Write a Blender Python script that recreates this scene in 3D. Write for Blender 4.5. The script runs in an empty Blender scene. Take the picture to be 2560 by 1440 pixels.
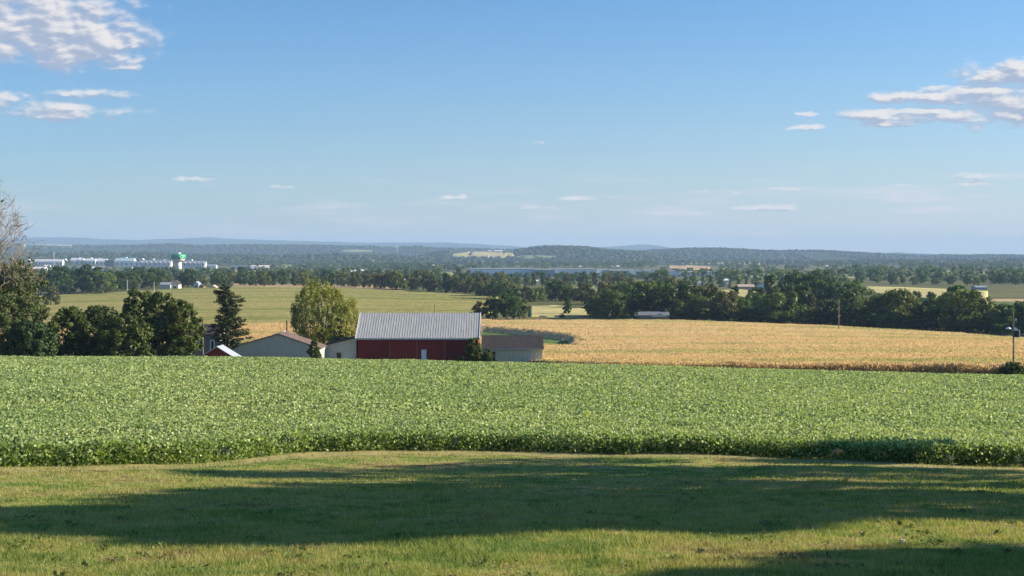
import bpy, math, random
import numpy as np
from mathutils import Vector, Matrix

# ------------------------------------------------------------------ camera, world, sun, exposure
SC = bpy.context.scene
COL = SC.collection
F = 3400.0            # focal length in photograph pixels (2560 wide); eye at the origin, horizon at row 640
SUN_EL, SUN_AZ = 23.0, 82.0      # azimuth clockwise from the view direction (+Y)

cam_d = bpy.data.cameras.new('camera')
cam = bpy.data.objects.new('camera', cam_d)
COL.objects.link(cam)
cam.location = (0, 0, 0)
cam.rotation_euler = (math.radians(90), 0, 0)
cam_d.sensor_width = 36.0
cam_d.lens = F / 2560 * 36.0
cam_d.shift_y = -80 / 2560
cam_d.clip_start = 0.5
cam_d.clip_end = 80000
SC.camera = cam

se, sa = math.radians(SUN_EL), math.radians(SUN_AZ)
SUND = Vector((math.cos(se) * math.sin(sa), math.cos(se) * math.cos(sa), math.sin(se)))
sun_d = bpy.data.lights.new('sun', 'SUN')
sun_d.energy = 5.0
sun_d.angle = math.radians(0.53)
sun_d.color = (1.0, 0.87, 0.68)
sun = bpy.data.objects.new('sun', sun_d)
COL.objects.link(sun)
sun.rotation_euler = SUND.to_track_quat('Z', 'Y').to_euler()

SC.view_settings.view_transform = 'Standard'
SC.view_settings.look = 'None'
SC.view_settings.gamma = 1.0
SC.view_settings.exposure = 1.0
SC.cycles.use_denoising = True
SC.cycles.max_bounces = 6
SC.cycles.diffuse_bounces = 2
SC.cycles.transmission_bounces = 3
SC.cycles.volume_bounces = 0
SC.cycles.transparent_max_bounces = 4
SC.cycles.sample_clamp_indirect = 4.0

SKY_STRENGTH = 0.075
CLOUD_GAIN = .50 / SKY_STRENGTH


def nd(nt, kind, **kw):
    n = nt.nodes.new(kind)
    for k, v in kw.items():
        if k == 'inp':
            for a, b in v.items():
                n.inputs[a].default_value = b
        else:
            setattr(n, k, v)
    return n


def mth(nt, op, a, b=None, c=None, clamp=False):
    n = nt.nodes.new('ShaderNodeMath')
    n.operation = op
    n.use_clamp = clamp
    for i, v in enumerate((a, b, c)):
        if v is None:
            continue
        if isinstance(v, (int, float)):
            n.inputs[i].default_value = v
        else:
            nt.links.new(v, n.inputs[i])
    return n.outputs[0]


def cloud_group():
    """density of the drifting cumulus at a sky direction (azimuth, elevation in thousandths of a radian)"""
    g = bpy.data.node_groups.new('cloud_density', 'ShaderNodeTree')
    g.interface.new_socket('A', in_out='INPUT', socket_type='NodeSocketFloat')
    g.interface.new_socket('E', in_out='INPUT', socket_type='NodeSocketFloat')
    g.interface.new_socket('D', in_out='OUTPUT', socket_type='NodeSocketFloat')
    gi, go = g.nodes.new('NodeGroupInput'), g.nodes.new('NodeGroupOutput')
    A, E = gi.outputs[0], gi.outputs[1]
    # clouds: (column, row, half width, half height, density) as seen over the valley
    blobs = [(-70, 55, 300, 85, 1.2), (140, 92, 165, 62, 1.15), (262, 128, 88, 42, 1.0), (60, 142, 240, 24, .85), (290, 165, 72, 12, .8),
             (5, 252, 50, 22, 1.0), (120, 277, 210, 26, .85), (240, 236, 110, 16, .75), (-120, 270, 120, 40, .8),
             (2570, 186, 125, 26, 1.2), (2480, 238, 180, 24, 1.1), (2250, 244, 90, 15, .9), (2320, 285, 220, 17, 1.0), (2620, 262, 200, 42, 1.05),
             (2450, 292, 125, 15, .95), (2250, 306, 120, 11, .85), (2025, 318, 55, 9, .75), (2025, 285, 40, 9, .7), (2350, 218, 60, 8, .7),
             (2500, 440, 110, 11, .72), (2440, 458, 70, 7, .7), (2270, 463, 50, 6, .6),
             (1960, 473, 60, 7, .85), (1800, 479, 90, 6, .75), (1140, 494, 42, 7, .8), (1470, 495, 75, 7, .7), (1345, 520, 80, 10, .62),
             (1900, 519, 150, 9, .68), (700, 466, 50, 6, .65), (500, 449, 70, 7, .62), (1800, 548, 200, 12, .1), (2200, 540, 200, 12, .1), (430, 505, 40, 10, .05), (290, 3, 34, 8, .5), (1060, -4, 50, 8, .5), (420, 258, 18, 8, .15), (1345, 356, 40, 6, .5),
             (640, 482, 130, 16, .1), (300, 515, 160, 14, .08), (1150, 545, 160, 12, .08)]
    wv = nd(g, 'ShaderNodeCombineXYZ')
    g.links.new(mth(g, 'MULTIPLY', A, .12), wv.inputs[0]); g.links.new(mth(g, 'MULTIPLY', E, .30), wv.inputs[1])
    wn = nd(g, 'ShaderNodeTexNoise', inp={'Scale': 1.0, 'Detail': 4.0, 'Roughness': .6})
    g.links.new(wv.outputs[0], wn.inputs['Vector'])
    wc = nd(g, 'ShaderNodeSeparateColor')
    g.links.new(wn.outputs['Color'], wc.inputs[0])
    A0, E0 = A, E
    A = mth(g, 'ADD', A, mth(g, 'MULTIPLY_ADD', wc.outputs[0], 26.0, -13.0))
    E = mth(g, 'ADD', E, mth(g, 'MULTIPLY_ADD', wc.outputs[1], 6.0, -3.0))
    cur = None
    for (px, py, rx, ry, amp) in blobs:
        a0 = math.atan((px - 1280) / F) * 1000
        e0 = math.atan((640 - py) / F * math.cos(a0 / 1000)) * 1000
        ra, re = rx / F * 1000, ry / F * 1000
        dx = mth(g, 'MULTIPLY_ADD', A, 1 / ra, -a0 / ra)
        dy = mth(g, 'MULTIPLY_ADD', E, 1 / re, -e0 / re)
        s = mth(g, 'ADD', mth(g, 'MULTIPLY', dx, dx), mth(g, 'MULTIPLY', dy, dy))
        s = mth(g, 'SQRT', s)
        v = mth(g, 'MULTIPLY_ADD', s, -1.05, amp * 1.35)
        v = mth(g, 'MINIMUM', v, amp * .7)
        cur = v if cur is None else mth(g, 'MAXIMUM', cur, v)
    cmb = nd(g, 'ShaderNodeCombineXYZ')
    g.links.new(mth(g, 'MULTIPLY', A0, 0.036), cmb.inputs[0])
    g.links.new(mth(g, 'MULTIPLY', E0, 0.075), cmb.inputs[1])
    n1 = nd(g, 'ShaderNodeTexNoise', inp={'Scale': 1.0, 'Detail': 7.0, 'Roughness': 0.5, 'Distortion': 0.15})
    g.links.new(cmb.outputs[0], n1.inputs['Vector'])
    d = mth(g, 'MULTIPLY_ADD', n1.outputs['Fac'], 2.3, -1.20)
    d = mth(g, 'ADD', d, cur)
    g.links.new(d, go.inputs[0])
    return g


def build_world():
    w = bpy.data.worlds.new('World')
    SC.world = w
    w.use_nodes = True
    nt = w.node_tree
    nt.nodes.clear()
    out = nd(nt, 'ShaderNodeOutputWorld')
    bg = nd(nt, 'ShaderNodeBackground', inp={'Strength': SKY_STRENGTH})
    sky = nd(nt, 'ShaderNodeTexSky', sky_type='NISHITA')
    sky.sun_disc = False
    sky.sun_elevation = se
    sky.sun_rotation = sa
    sky.altitude = 150
    sky.air_density = 1.0
    sky.dust_density = 0.9
    sky.ozone_density = 3.0
    tc = nd(nt, 'ShaderNodeTexCoord')
    sep = nd(nt, 'ShaderNodeSeparateXYZ')
    nt.links.new(tc.outputs['Generated'], sep.inputs[0])
    A = mth(nt, 'MULTIPLY', mth(nt, 'ARCTAN2', sep.outputs[0], sep.outputs[1]), 1000)
    E = mth(nt, 'MULTIPLY', mth(nt, 'ARCSINE', sep.outputs[2]), 1000)
    g = cloud_group()
    g0 = nd(nt, 'ShaderNodeGroup', node_tree=g)
    g1 = nd(nt, 'ShaderNodeGroup', node_tree=g)
    nt.links.new(A, g0.inputs[0]); nt.links.new(E, g0.inputs[1])
    nt.links.new(mth(nt, 'ADD', A, 3.0), g1.inputs[0]); nt.links.new(mth(nt, 'ADD', E, 3.2), g1.inputs[1])
    d0, d1 = g0.outputs[0], g1.outputs[0]
    alpha = nd(nt, 'ShaderNodeMapRange', interpolation_type='SMOOTHSTEP', inp={'From Min': -0.05, 'From Max': 0.75, 'To Max': 0.93})
    nt.links.new(d0, alpha.inputs['Value'])
    # sun lit edges: cloud is bright where there is little cloud between it and the sun
    lit = nd(nt, 'ShaderNodeMapRange', interpolation_type='SMOOTHSTEP', inp={'From Min': -0.16, 'From Max': 0.34})
    nt.links.new(mth(nt, 'SUBTRACT', mth(nt, 'MULTIPLY', d0, 1.0), mth(nt, 'MULTIPLY', d1, 1.0)), lit.inputs['Value'])
    cm = nd(nt, 'ShaderNodeMix', data_type='RGBA')
    k = CLOUD_GAIN
    cm.inputs[6].default_value = (0.42 * k, 0.48 * k, 0.62 * k, 1)
    cm.inputs[7].default_value = (0.92 * k, 0.87 * k, 0.84 * k, 1)
    nt.links.new(lit.outputs[0], cm.inputs[0])
    mx = nd(nt, 'ShaderNodeMix', data_type='RGBA')
    nt.links.new(alpha.outputs[0], mx.inputs[0])
    tint = nd(nt, 'ShaderNodeMix', data_type='RGBA', blend_type='MULTIPLY')
    tint.inputs[0].default_value = 1.0
    tint.inputs[7].default_value = (0.43, 0.80, 1.09, 1)
    nt.links.new(sky.outputs[0], tint.inputs[6])
    # aerosol layer low in the sky, a little brighter toward the sun
    hz = nd(nt, 'ShaderNodeMix', data_type='RGBA')
    ex = mth(nt, 'EXPONENT', mth(nt, 'MULTIPLY', mth(nt, 'MAXIMUM', E, 0.0), -1 / 75))
    nt.links.new(mth(nt, 'MULTIPLY', ex, mth(nt, 'MULTIPLY_ADD', A, .0006, .80), clamp=True), hz.inputs[0])
    kk = 1 / SKY_STRENGTH
    # thin far cloud bank low over the valley
    cv = nd(nt, 'ShaderNodeCombineXYZ')
    nt.links.new(mth(nt, 'MULTIPLY', A, .012), cv.inputs[0]); nt.links.new(mth(nt, 'MULTIPLY', E, .10), cv.inputs[1])
    bn = nd(nt, 'ShaderNodeTexNoise', inp={'Scale': 1.0, 'Detail': 6.0, 'Roughness': .55})
    nt.links.new(cv.outputs[0], bn.inputs['Vector'])
    band = mth(nt, 'EXPONENT', mth(nt, 'MULTIPLY', mth(nt, 'POWER', mth(nt, 'MULTIPLY_ADD', E, 1 / 22, -30 / 22), 2.0), -1.0))
    bmr = nd(nt, 'ShaderNodeMapRange', interpolation_type='SMOOTHSTEP', inp={'From Min': .48, 'From Max': .72})
    nt.links.new(bn.outputs['Fac'], bmr.inputs['Value'])
    bank = mth(nt, 'MULTIPLY', mth(nt, 'MULTIPLY', band, bmr.outputs[0]), mth(nt, 'MULTIPLY_ADD', A, .0012, .80), clamp=True)
    hz.inputs[7].default_value = (.43 * kk, .425 * kk, .395 * kk, 1)
    nt.links.new(tint.outputs[2], hz.inputs[6])
    bk = nd(nt, 'ShaderNodeMix', data_type='RGBA')
    nt.links.new(bank, bk.inputs[0])
    nt.links.new(hz.outputs[2], bk.inputs[6])
    bk.inputs[7].default_value = (.42 * kk, .40 * kk, .41 * kk, 1)
    nt.links.new(bk.outputs[2], mx.inputs[6])
    nt.links.new(cm.outputs[2], mx.inputs[7])
    nt.links.new(mx.outputs[2], bg.inputs['Color'])
    nt.links.new(bg.outputs[0], out.inputs[0])


build_world()

rng = np.random.default_rng(7)
random.seed(7)


# ------------------------------------------------------------------ helpers
def tag(o, label=None, cat=None, group=None, kind=None):
    if label: o['label'] = label
    if cat: o['category'] = cat
    if group: o['group'] = group
    if kind: o['kind'] = kind
    return o


def empty(name, loc, rz=0.0, label=None, cat=None, group=None):
    o = bpy.data.objects.new(name, None)
    COL.objects.link(o)
    o.location = loc
    o.rotation_euler = (0, 0, rz)
    o.empty_display_size = 0.5
    tag(o, label, cat, group)
    return o


def link_mesh(name, me, mat, parent=None):
    o = bpy.data.objects.new(name, me)
    COL.objects.link(o)
    if mat is not None and not me.materials:
        me.materials.append(mat)
    if parent is not None:
        o.parent = parent
    return o


def raw_mesh(name, co, faces_flat, nper):
    """co (N,3); faces_flat (M*nper,), all faces with nper corners"""
    me = bpy.data.meshes.new(name)
    n, m = len(co), len(faces_flat) // nper
    me.vertices.add(n)
    me.vertices.foreach_set('co', np.ascontiguousarray(co, dtype=np.float32).ravel())
    me.loops.add(m * nper)
    me.loops.foreach_set('vertex_index', np.ascontiguousarray(faces_flat, dtype=np.int32))
    me.polygons.add(m)
    me.polygons.foreach_set('loop_start', np.arange(0, m * nper, nper, dtype=np.int32))
    me.update(calc_edges=True)
    return me


class MB:
    def __init__(s):
        s.v, s.f = [], []

    def add(s, vs, fs):
        b = len(s.v)
        s.v += [tuple(v) for v in vs]
        s.f += [tuple(b + i for i in f) for f in fs]
        return s

    def box(s, x0, x1, y0, y1, z0, z1):
        return s.add([(x0, y0, z0), (x1, y0, z0), (x1, y1, z0), (x0, y1, z0), (x0, y0, z1), (x1, y0, z1), (x1, y1, z1), (x0, y1, z1)],
                     [(0, 3, 2, 1), (4, 5, 6, 7), (0, 1, 5, 4), (1, 2, 6, 5), (2, 3, 7, 6), (3, 0, 4, 7)])

    def tube(s, p0, p1, r0, r1, n=8, caps=True):
        p0, p1 = Vector(p0), Vector(p1)
        d = (p1 - p0)
        if d.length < 1e-6: return s
        d.normalize()
        a = d.orthogonal().normalized()
        b = d.cross(a)
        vs = []
        for p, r in ((p0, r0), (p1, r1)):
            for i in range(n):
                t = 2 * math.pi * i / n
                vs.append(p + (a * math.cos(t) + b * math.sin(t)) * r)
        fs = [(i, (i + 1) % n, n + (i + 1) % n, n + i) for i in range(n)]
        if caps:
            fs += [tuple(range(n - 1, -1, -1)), tuple(range(n, 2 * n))]
        return s.add(vs, fs)

    def lathe(s, prof, n=24, c=(0, 0, 0)):
        vs = []
        for r, z in prof:
            for i in range(n):
                t = 2 * math.pi * i / n
                vs.append((c[0] + r * math.cos(t), c[1] + r * math.sin(t), c[2] + z))
        fs = []
        for j in range(len(prof) - 1):
            for i in range(n):
                fs.append((j * n + i, j * n + (i + 1) % n, (j + 1) * n + (i + 1) % n, (j + 1) * n + i))
        fs.append(tuple(range(n - 1, -1, -1)))
        fs.append(tuple((len(prof) - 1) * n + i for i in range(n)))
        return s.add(vs, fs)

    def prism(s, poly, axis, a0, a1):
        """poly in the plane across axis ('x': (y,z) points, 'y': (x,z) points), run from a0 to a1"""
        n = len(poly)
        mk = (lambda p, a: (a, p[0], p[1])) if axis == 'x' else (lambda p, a: (p[0], a, p[1]))
        vs = [mk(p, a0) for p in poly] + [mk(p, a1) for p in poly]
        fs = [tuple(range(n)), tuple(range(2 * n - 1, n - 1, -1))] + [(i, n + i, n + (i + 1) % n, (i + 1) % n) for i in range(n)]
        return s.add(vs, fs)

    def build(s, name, mat, parent=None, smooth=False):
        me = bpy.data.meshes.new(name)
        me.from_pydata(s.v, [], s.f)
        me.update()
        if smooth:
            me.polygons.foreach_set('use_smooth', [True] * len(me.polygons))
        me.materials.append(mat)
        import bmesh
        bm = bmesh.new(); bm.from_mesh(me); bmesh.ops.recalc_face_normals(bm, faces=bm.faces); bm.to_mesh(me); bm.free()
        o = bpy.data.objects.new(name, me)
        COL.objects.link(o)
        if parent is not None: o.parent = parent
        return o


def value_noise(x, y, seed=0):
    """smooth 2-D value noise, 0..1"""
    xi, yi = np.floor(x).astype(np.int64), np.floor(y).astype(np.int64)
    fx, fy = x - xi, y - yi
    fx, fy = fx * fx * (3 - 2 * fx), fy * fy * (3 - 2 * fy)

    def h(a, b):
        n = (a * 374761393 + b * 668265263 + seed * 1442695041) & 0xffffffff
        n = ((n ^ (n >> 13)) * 1274126177) & 0xffffffff
        return ((n ^ (n >> 16)) & 0xffff) / 65535.0
    return (h(xi, yi) * (1 - fx) * (1 - fy) + h(xi + 1, yi) * fx * (1 - fy) + h(xi, yi + 1) * (1 - fx) * fy + h(xi + 1, yi + 1) * fx * fy)


def fbm(x, y, seed=0, o=3):
    s, a, t = 0, 1.0, 0
    for i in range(o):
        s = s + a * value_noise(x * 2 ** i, y * 2 ** i, seed + i)
        t += a
        a *= .5
    return s / t


# ------------------------------------------------------------------ terrain
YK = np.array([-60, 0, 14, 40, 80, 120, 160, 185, 215, 250, 300, 380, 450, 530, 700, 1000, 1500, 2000, 3000, 4500, 6500, 30000], float)
PXK = np.array([0, 640, 1280, 1920, 2560], float)
ZK = np.array([
    [-1.9, -2.0, -3.3, -5.85, -8.15, -10.3, -12.5, -14.7, -17.2, -19.8, -21.5, -23.0, -24.5, -26.0, -27.8, -27.5, -29, -30, -31, -30, -30, -30],
    [-1.9, -2.0, -3.3, -6.10, -8.6, -10.8, -12.65, -14.8, -17.5, -19.8, -21.2, -22.6, -24.0, -25.0, -24.8, -23.8, -28, -30, -31, -30, -30, -30],
    [-1.9, -2.0, -3.3, -6.25, -9.0, -11.3, -13.25, -15.4, -18.3, -20.6, -22.0, -23.5, -24.5, -25.5, -26.0, -26.5, -29, -31, -32, -30, -30, -30],
    [-1.9, -2.0, -3.3, -6.25, -9.3, -11.9, -14.05, -16.1, -18.7, -20.3, -21.8, -23.8, -25.3, -27.0, -27.5, -27.5, -29, -31, -32, -30, -30, -30],
    [-1.9, -2.0, -3.3, -6.35, -9.7, -12.4, -14.75, -16.9, -18.9, -20.1, -22.0, -25.0, -27.5, -29.0, -30.0, -29.5, -30, -31, -32, -30, -30, -30]])


def pchip_slopes(x, y):
    h = np.diff(x); d = np.diff(y) / h
    m = np.zeros_like(y)
    for i in range(1, len(x) - 1):
        if d[i - 1] * d[i] > 0:
            w1, w2 = 2 * h[i] + h[i - 1], h[i] + 2 * h[i - 1]
            m[i] = (w1 + w2) / (w1 / d[i - 1] + w2 / d[i])
    m[0], m[-1] = d[0], d[-1]
    return m


MK = np.array([pchip_slopes(YK, z) for z in ZK])

# ridges: distance, half depth, crest as (column, row of the bare ground)
RIDGES = [
    (18000, 2500, [(-900, 606), (-400, 600), (60, 594), (200, 593), (260, 598), (340, 600), (450, 596), (520, 594), (600, 598), (700, 601), (860, 605), (960, 607), (1040, 606), (1100, 606), (1200, 610), (1320, 618), (1400, 614), (1480, 618), (1530, 616), (1560, 614), (1600, 611), (1630, 612), (1680, 619), (1720, 622), (1760, 622), (1850, 623), (1950, 625), (2050, 628), (2100, 627), (2150, 629), (2200, 633), (2260, 631), (2320, 635), (2400, 640), (2560, 643), (3200, 645)]),
    (8600, 1300, [(-900, 615), (0, 614), (60, 612), (200, 616), (300, 616), (430, 612), (500, 616), (560, 615), (660, 614), (720, 615), (800, 616), (900, 618), (980, 619), (1040, 617), (1100, 622), (1200, 624), (1300, 626), (1400, 630), (1560, 640), (3200, 640)]),
    (7400, 1100, [(-900, 672), (1450, 660), (1560, 634), (1640, 628), (1700, 625), (1760, 623), (1830, 624), (1900, 629), (2000, 629), (2050, 629), (2150, 634), (2250, 638), (2300, 643), (2350, 643), (2400, 641), (2470, 640), (2560, 643), (2800, 642), (3200, 640)]),
    (6200, 1000, [(-900, 665), (900, 665), (1000, 650), (1100, 634), (1150, 630), (1250, 631), (1290, 628), (1340, 621), (1400, 619), (1460, 621), (1520, 628), (1600, 633), (1700, 645), (1800, 660), (3200, 668)]),
    (5200, 700, [(-900, 640), (0, 640), (200, 636), (330, 638), (500, 642), (700, 642), (850, 640), (950, 644), (1050, 648), (1150, 655), (1300, 656), (1600, 656), (1800, 655), (2000, 657), (2300, 655), (2560, 653), (3200, 650)]),
]
RID = [(Yr, w, np.array([p[0] for p in pr], float), np.array([-(p[1] - 640) / F * Yr for p in pr])) for Yr, w, pr in RIDGES]


def ground_z(x, Y):
    x, Y = np.asarray(x, float), np.asarray(Y, float)
    x, Y = np.broadcast_arrays(x, Y)
    pxr = x / np.maximum(Y, 30) * F + 1280
    px = np.clip(pxr, -250, 2810)
    t = np.clip(px / 640, 0, 4)
    Yc = np.clip(Y, YK[0], YK[-1])
    k = np.clip(np.searchsorted(YK, Yc) - 1, 0, len(YK) - 2)
    h = YK[k + 1] - YK[k]
    s = (Yc - YK[k]) / h
    h00, h10, h01, h11 = 2 * s**3 - 3 * s**2 + 1, s**3 - 2 * s**2 + s, -2 * s**3 + 3 * s**2, s**3 - s**2
    cols = [ZK[c][k] * h00 + MK[c][k] * h * h10 + ZK[c][k + 1] * h01 + MK[c][k + 1] * h * h11 for c in range(5)]
    cols = np.stack(cols, 0)
    i = np.clip(np.floor(t).astype(int), 0, 3)
    f = t - i
    def g(j): return np.take_along_axis(cols, np.clip(j, 0, 4)[None], 0)[0]
    p0, p1, p2, p3 = g(i - 1), g(i), g(i + 1), g(i + 2)
    z = p1 + .5 * f * (p2 - p0 + f * (2 * p0 - 5 * p1 + 4 * p2 - p3 + f * (3 * (p1 - p2) + p3 - p0)))
    # gentle natural undulation, growing with distance
    a = np.clip(Y / 9000, 0, .5) * np.clip((Y - 1100) / 800, 0, 1)
    z = z + (fbm(x / 90 + 5, Y / 90, 3) - .5) * a * 8
    z = z + (fbm(x / 3.1, Y / 3.1, 9, 2) - .5) * .10
    for Yr, w, rp, rz in RID:
        dd = np.clip(1 - ((Y - Yr) / w) ** 2, 0, 1) ** 1.5
        crest = np.interp(pxr, rp, rz) + (fbm(pxr / 40, Y / 1500, int(Yr)) - .5) * Yr / F * 2.2
        r = z + (crest - z) * dd
        z = np.where(dd > 0, np.maximum(z, r), z)
    return z


def gz(x, y): return float(ground_z(np.array([x]), np.array([y]))[0])


YS = np.geomspace(8, 21000, 5000)


def Yat(px, py, dz=0.0, Y0=8.0):
    """first distance beyond Y0 at which the line of sight through (px, py) meets the ground (+dz)"""
    ys = YS[YS >= Y0]
    u = (px - 1280) / F
    g = ground_z(u * ys, ys) + dz
    hit = np.nonzero(g >= -(py - 640) / F * ys)[0]
    return float(ys[hit[0]]) if len(hit) else float(ys[-1])


def at(px, Y, dz=0.0):
    x = (px - 1280) / F * Y
    return (x, Y, gz(x, Y) + dz)


# ------------------------------------------------------------------ materials
def new_mat(name):
    m = bpy.data.materials.new(name)
    m.use_nodes = True
    nt = m.node_tree
    nt.nodes.clear()
    out = nd(nt, 'ShaderNodeOutputMaterial')
    return m, nt, out


def ramp(nt, fac, stops, interp='LINEAR'):
    r = nd(nt, 'ShaderNodeValToRGB')
    r.color_ramp.interpolation = interp
    el = r.color_ramp.elements
    while len(el) > 1: el.remove(el[0])
    el[0].position, el[0].color = stops[0][0], (*stops[0][1], 1)
    for p, c in stops[1:]:
        e = el.new(p); e.color = (*c, 1)
    nt.links.new(fac, r.inputs[0])
    return r.outputs[0]


def pos(nt, scale):
    g = nd(nt, 'ShaderNodeNewGeometry')
    m = nd(nt, 'ShaderNodeMapping')
    m.inputs['Scale'].default_value = scale
    nt.links.new(g.outputs['Position'], m.inputs['Vector'])
    return m.outputs[0], g


def noise(nt, vec, scale=1.0, detail=4.0, rough=.55, dist=0.0):
    n = nd(nt, 'ShaderNodeTexNoise', inp={'Scale': scale, 'Detail': detail, 'Roughness': rough, 'Distortion': dist})
    nt.links.new(vec, n.inputs['Vector'])
    return n.outputs['Fac']


def mixc(nt, fac, a, b, blend='MIX'):
    n = nd(nt, 'ShaderNodeMix', data_type='RGBA', blend_type=blend)
    for i, v in ((0, fac), (6, a), (7, b)):
        if isinstance(v, tuple): n.inputs[i].default_value = (*v, 1) if len(v) == 3 else v
        elif isinstance(v, (int, float)): n.inputs[i].default_value = v
        else: nt.links.new(v, n.inputs[i])
    return n.outputs[2]


def bump(nt, h, strength, dist):
    b = nd(nt, 'ShaderNodeBump', inp={'Strength': strength, 'Distance': dist})
    nt.links.new(h, b.inputs['Height'])
    return b.outputs[0]


def leaf_mat(name, cols, transl=.35, rough=.5, gloss=.25, patch=None, objvar=0.0, wash=None, thru=(1.25, 1.3, .6)):
    """foliage: colour differs leaf by leaf; thin enough to let sunlight through"""
    m, nt, out = new_mat(name)
    geo = nd(nt, 'ShaderNodeNewGeometry')
    n = len(cols)
    c = ramp(nt, geo.outputs['Random Per Island'], [(i / max(1, n - 1), cc) for i, cc in enumerate(cols)])
    if patch:
        v, _ = pos(nt, (1, 1, 1))
        f = noise(nt, v, patch[0], 3.0)
        mr = nd(nt, 'ShaderNodeMapRange', inp={'From Min': patch[2], 'From Max': patch[3]})
        nt.links.new(f, mr.inputs['Value'])
        c = mixc(nt, mr.outputs[0], c, patch[1])
    if wash:
        ws = wash[0] if isinstance(wash[0], tuple) else (wash[0],) * 3
        v, _ = pos(nt, ws)
        c = mixc(nt, wash[2], c, ramp(nt, noise(nt, v, 1.0, 4.0, .65), wash[1]))
    if objvar:
        oi = nd(nt, 'ShaderNodeObjectInfo')
        hs = nd(nt, 'ShaderNodeHueSaturation')
        nt.links.new(c, hs.inputs['Color'])
        nt.links.new(mth(nt, 'MULTIPLY_ADD', oi.outputs['Random'], .05 * objvar, .5 - .02 * objvar), hs.inputs['Hue'])
        r2 = mth(nt, 'FRACT', mth(nt, 'MULTIPLY', oi.outputs['Random'], 17.3))
        nt.links.new(mth(nt, 'MULTIPLY_ADD', r2, .8 * objvar, 1 - .4 * objvar), hs.inputs['Value'])
        c = hs.outputs[0]
    pb = nd(nt, 'ShaderNodeBsdfPrincipled', inp={'Roughness': rough, 'Specular IOR Level': gloss})
    nt.links.new(c, pb.inputs['Base Color'])
    tr = nd(nt, 'ShaderNodeBsdfTranslucent')
    nt.links.new(mixc(nt, 1.0, c, thru, 'MULTIPLY'), tr.inputs['Color'])
    ms = nd(nt, 'ShaderNodeMixShader', inp={0: transl})
    nt.links.new(pb.outputs[0], ms.inputs[1]); nt.links.new(tr.outputs[0], ms.inputs[2])
    nt.links.new(ms.outputs[0], out.inputs[0])
    return m


def plain_mat(name, color, rough=.7, metal=0.0, var=.15, scale=2.0, vec_scale=(1, 1, 1), spec=.3, second=None, bumpd=0.0):
    """painted, wooden or metal surface with uneven weathering"""
    m, nt, out = new_mat(name)
    tc = nd(nt, 'ShaderNodeTexCoord')
    mp = nd(nt, 'ShaderNodeMapping'); mp.inputs['Scale'].default_value = vec_scale
    nt.links.new(tc.outputs['Object'], mp.inputs[0])
    f = noise(nt, mp.outputs[0], scale, 5.0, .6)
    lo = second or tuple(c * (1 - var * 2) for c in color)
    c = ramp(nt, f, [(.3, lo), (.6, color), (.8, tuple(min(1, c * (1 + var * .6)) for c in color))])
    pb = nd(nt, 'ShaderNodeBsdfPrincipled', inp={'Roughness': rough, 'Metallic': metal, 'Specular IOR Level': spec})
    nt.links.new(c, pb.inputs['Base Color'])
    if bumpd:
        nt.links.new(bump(nt, f, .5, bumpd), pb.inputs['Normal'])
    nt.links.new(pb.outputs[0], out.inputs[0])
    return m


def ground_mat():
    m, nt, out = new_mat('meadow_ground')
    v, _ = pos(nt, (1, 1, 1))
    big = noise(nt, v, .012, 5.0, .6)
    c = ramp(nt, big, [(.3, (.06, .085, .02)), (.45, (.10, .115, .03)), (.55, (.17, .155, .05)), (.7, (.07, .10, .025))])
    fine = noise(nt, v, .4, 4.0)
    c = mixc(nt, .35, c, ramp(nt, fine, [(.3, (.03, .045, .01)), (.7, (.19, .17, .07))]))
    pb = nd(nt, 'ShaderNodeBsdfPrincipled', inp={'Roughness': .9, 'Specular IOR Level': .1})
    nt.links.new(c, pb.inputs['Base Color'])
    nt.links.new(pb.outputs[0], out.inputs[0])
    return m


def grass_color(nt):
    """lawn colour by place: green tufts, yellowed and brown dry patches"""
    v, _ = pos(nt, (1, 1, .3))
    a = noise(nt, v, .33, 4.0, .6)
    b = noise(nt, v, 1.7, 4.0, .6)
    s = mth(nt, 'MULTIPLY_ADD', b, .95, mth(nt, 'MULTIPLY_ADD', a, .85, -.34))
    return ramp(nt, s, [(.38, (.11, .19, .04)), (.48, (.20, .26, .065)), (.57, (.34, .34, .11)), (.66, (.42, .34, .15)), (.76, (.17, .12, .06))])


def lawn_mat():
    m, nt, out = new_mat('lawn_turf')
    c = grass_color(nt)
    v, _ = pos(nt, (1, 1, 1))
    f = noise(nt, v, 22.0, 5.0, .65)
    c = mixc(nt, .75, c, ramp(nt, f, [(.35, (.35, .35, .3)), (.5, (.9, .9, .85)), (.68, (1.25, 1.2, 1.1))]), 'MULTIPLY')
    pb = nd(nt, 'ShaderNodeBsdfPrincipled', inp={'Roughness': .95, 'Specular IOR Level': .05})
    nt.links.new(c, pb.inputs['Base Color'])
    nt.links.new(bump(nt, f, 1.0, .04), pb.inputs['Normal'])
    nt.links.new(pb.outputs[0], out.inputs[0])
    return m


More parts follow.
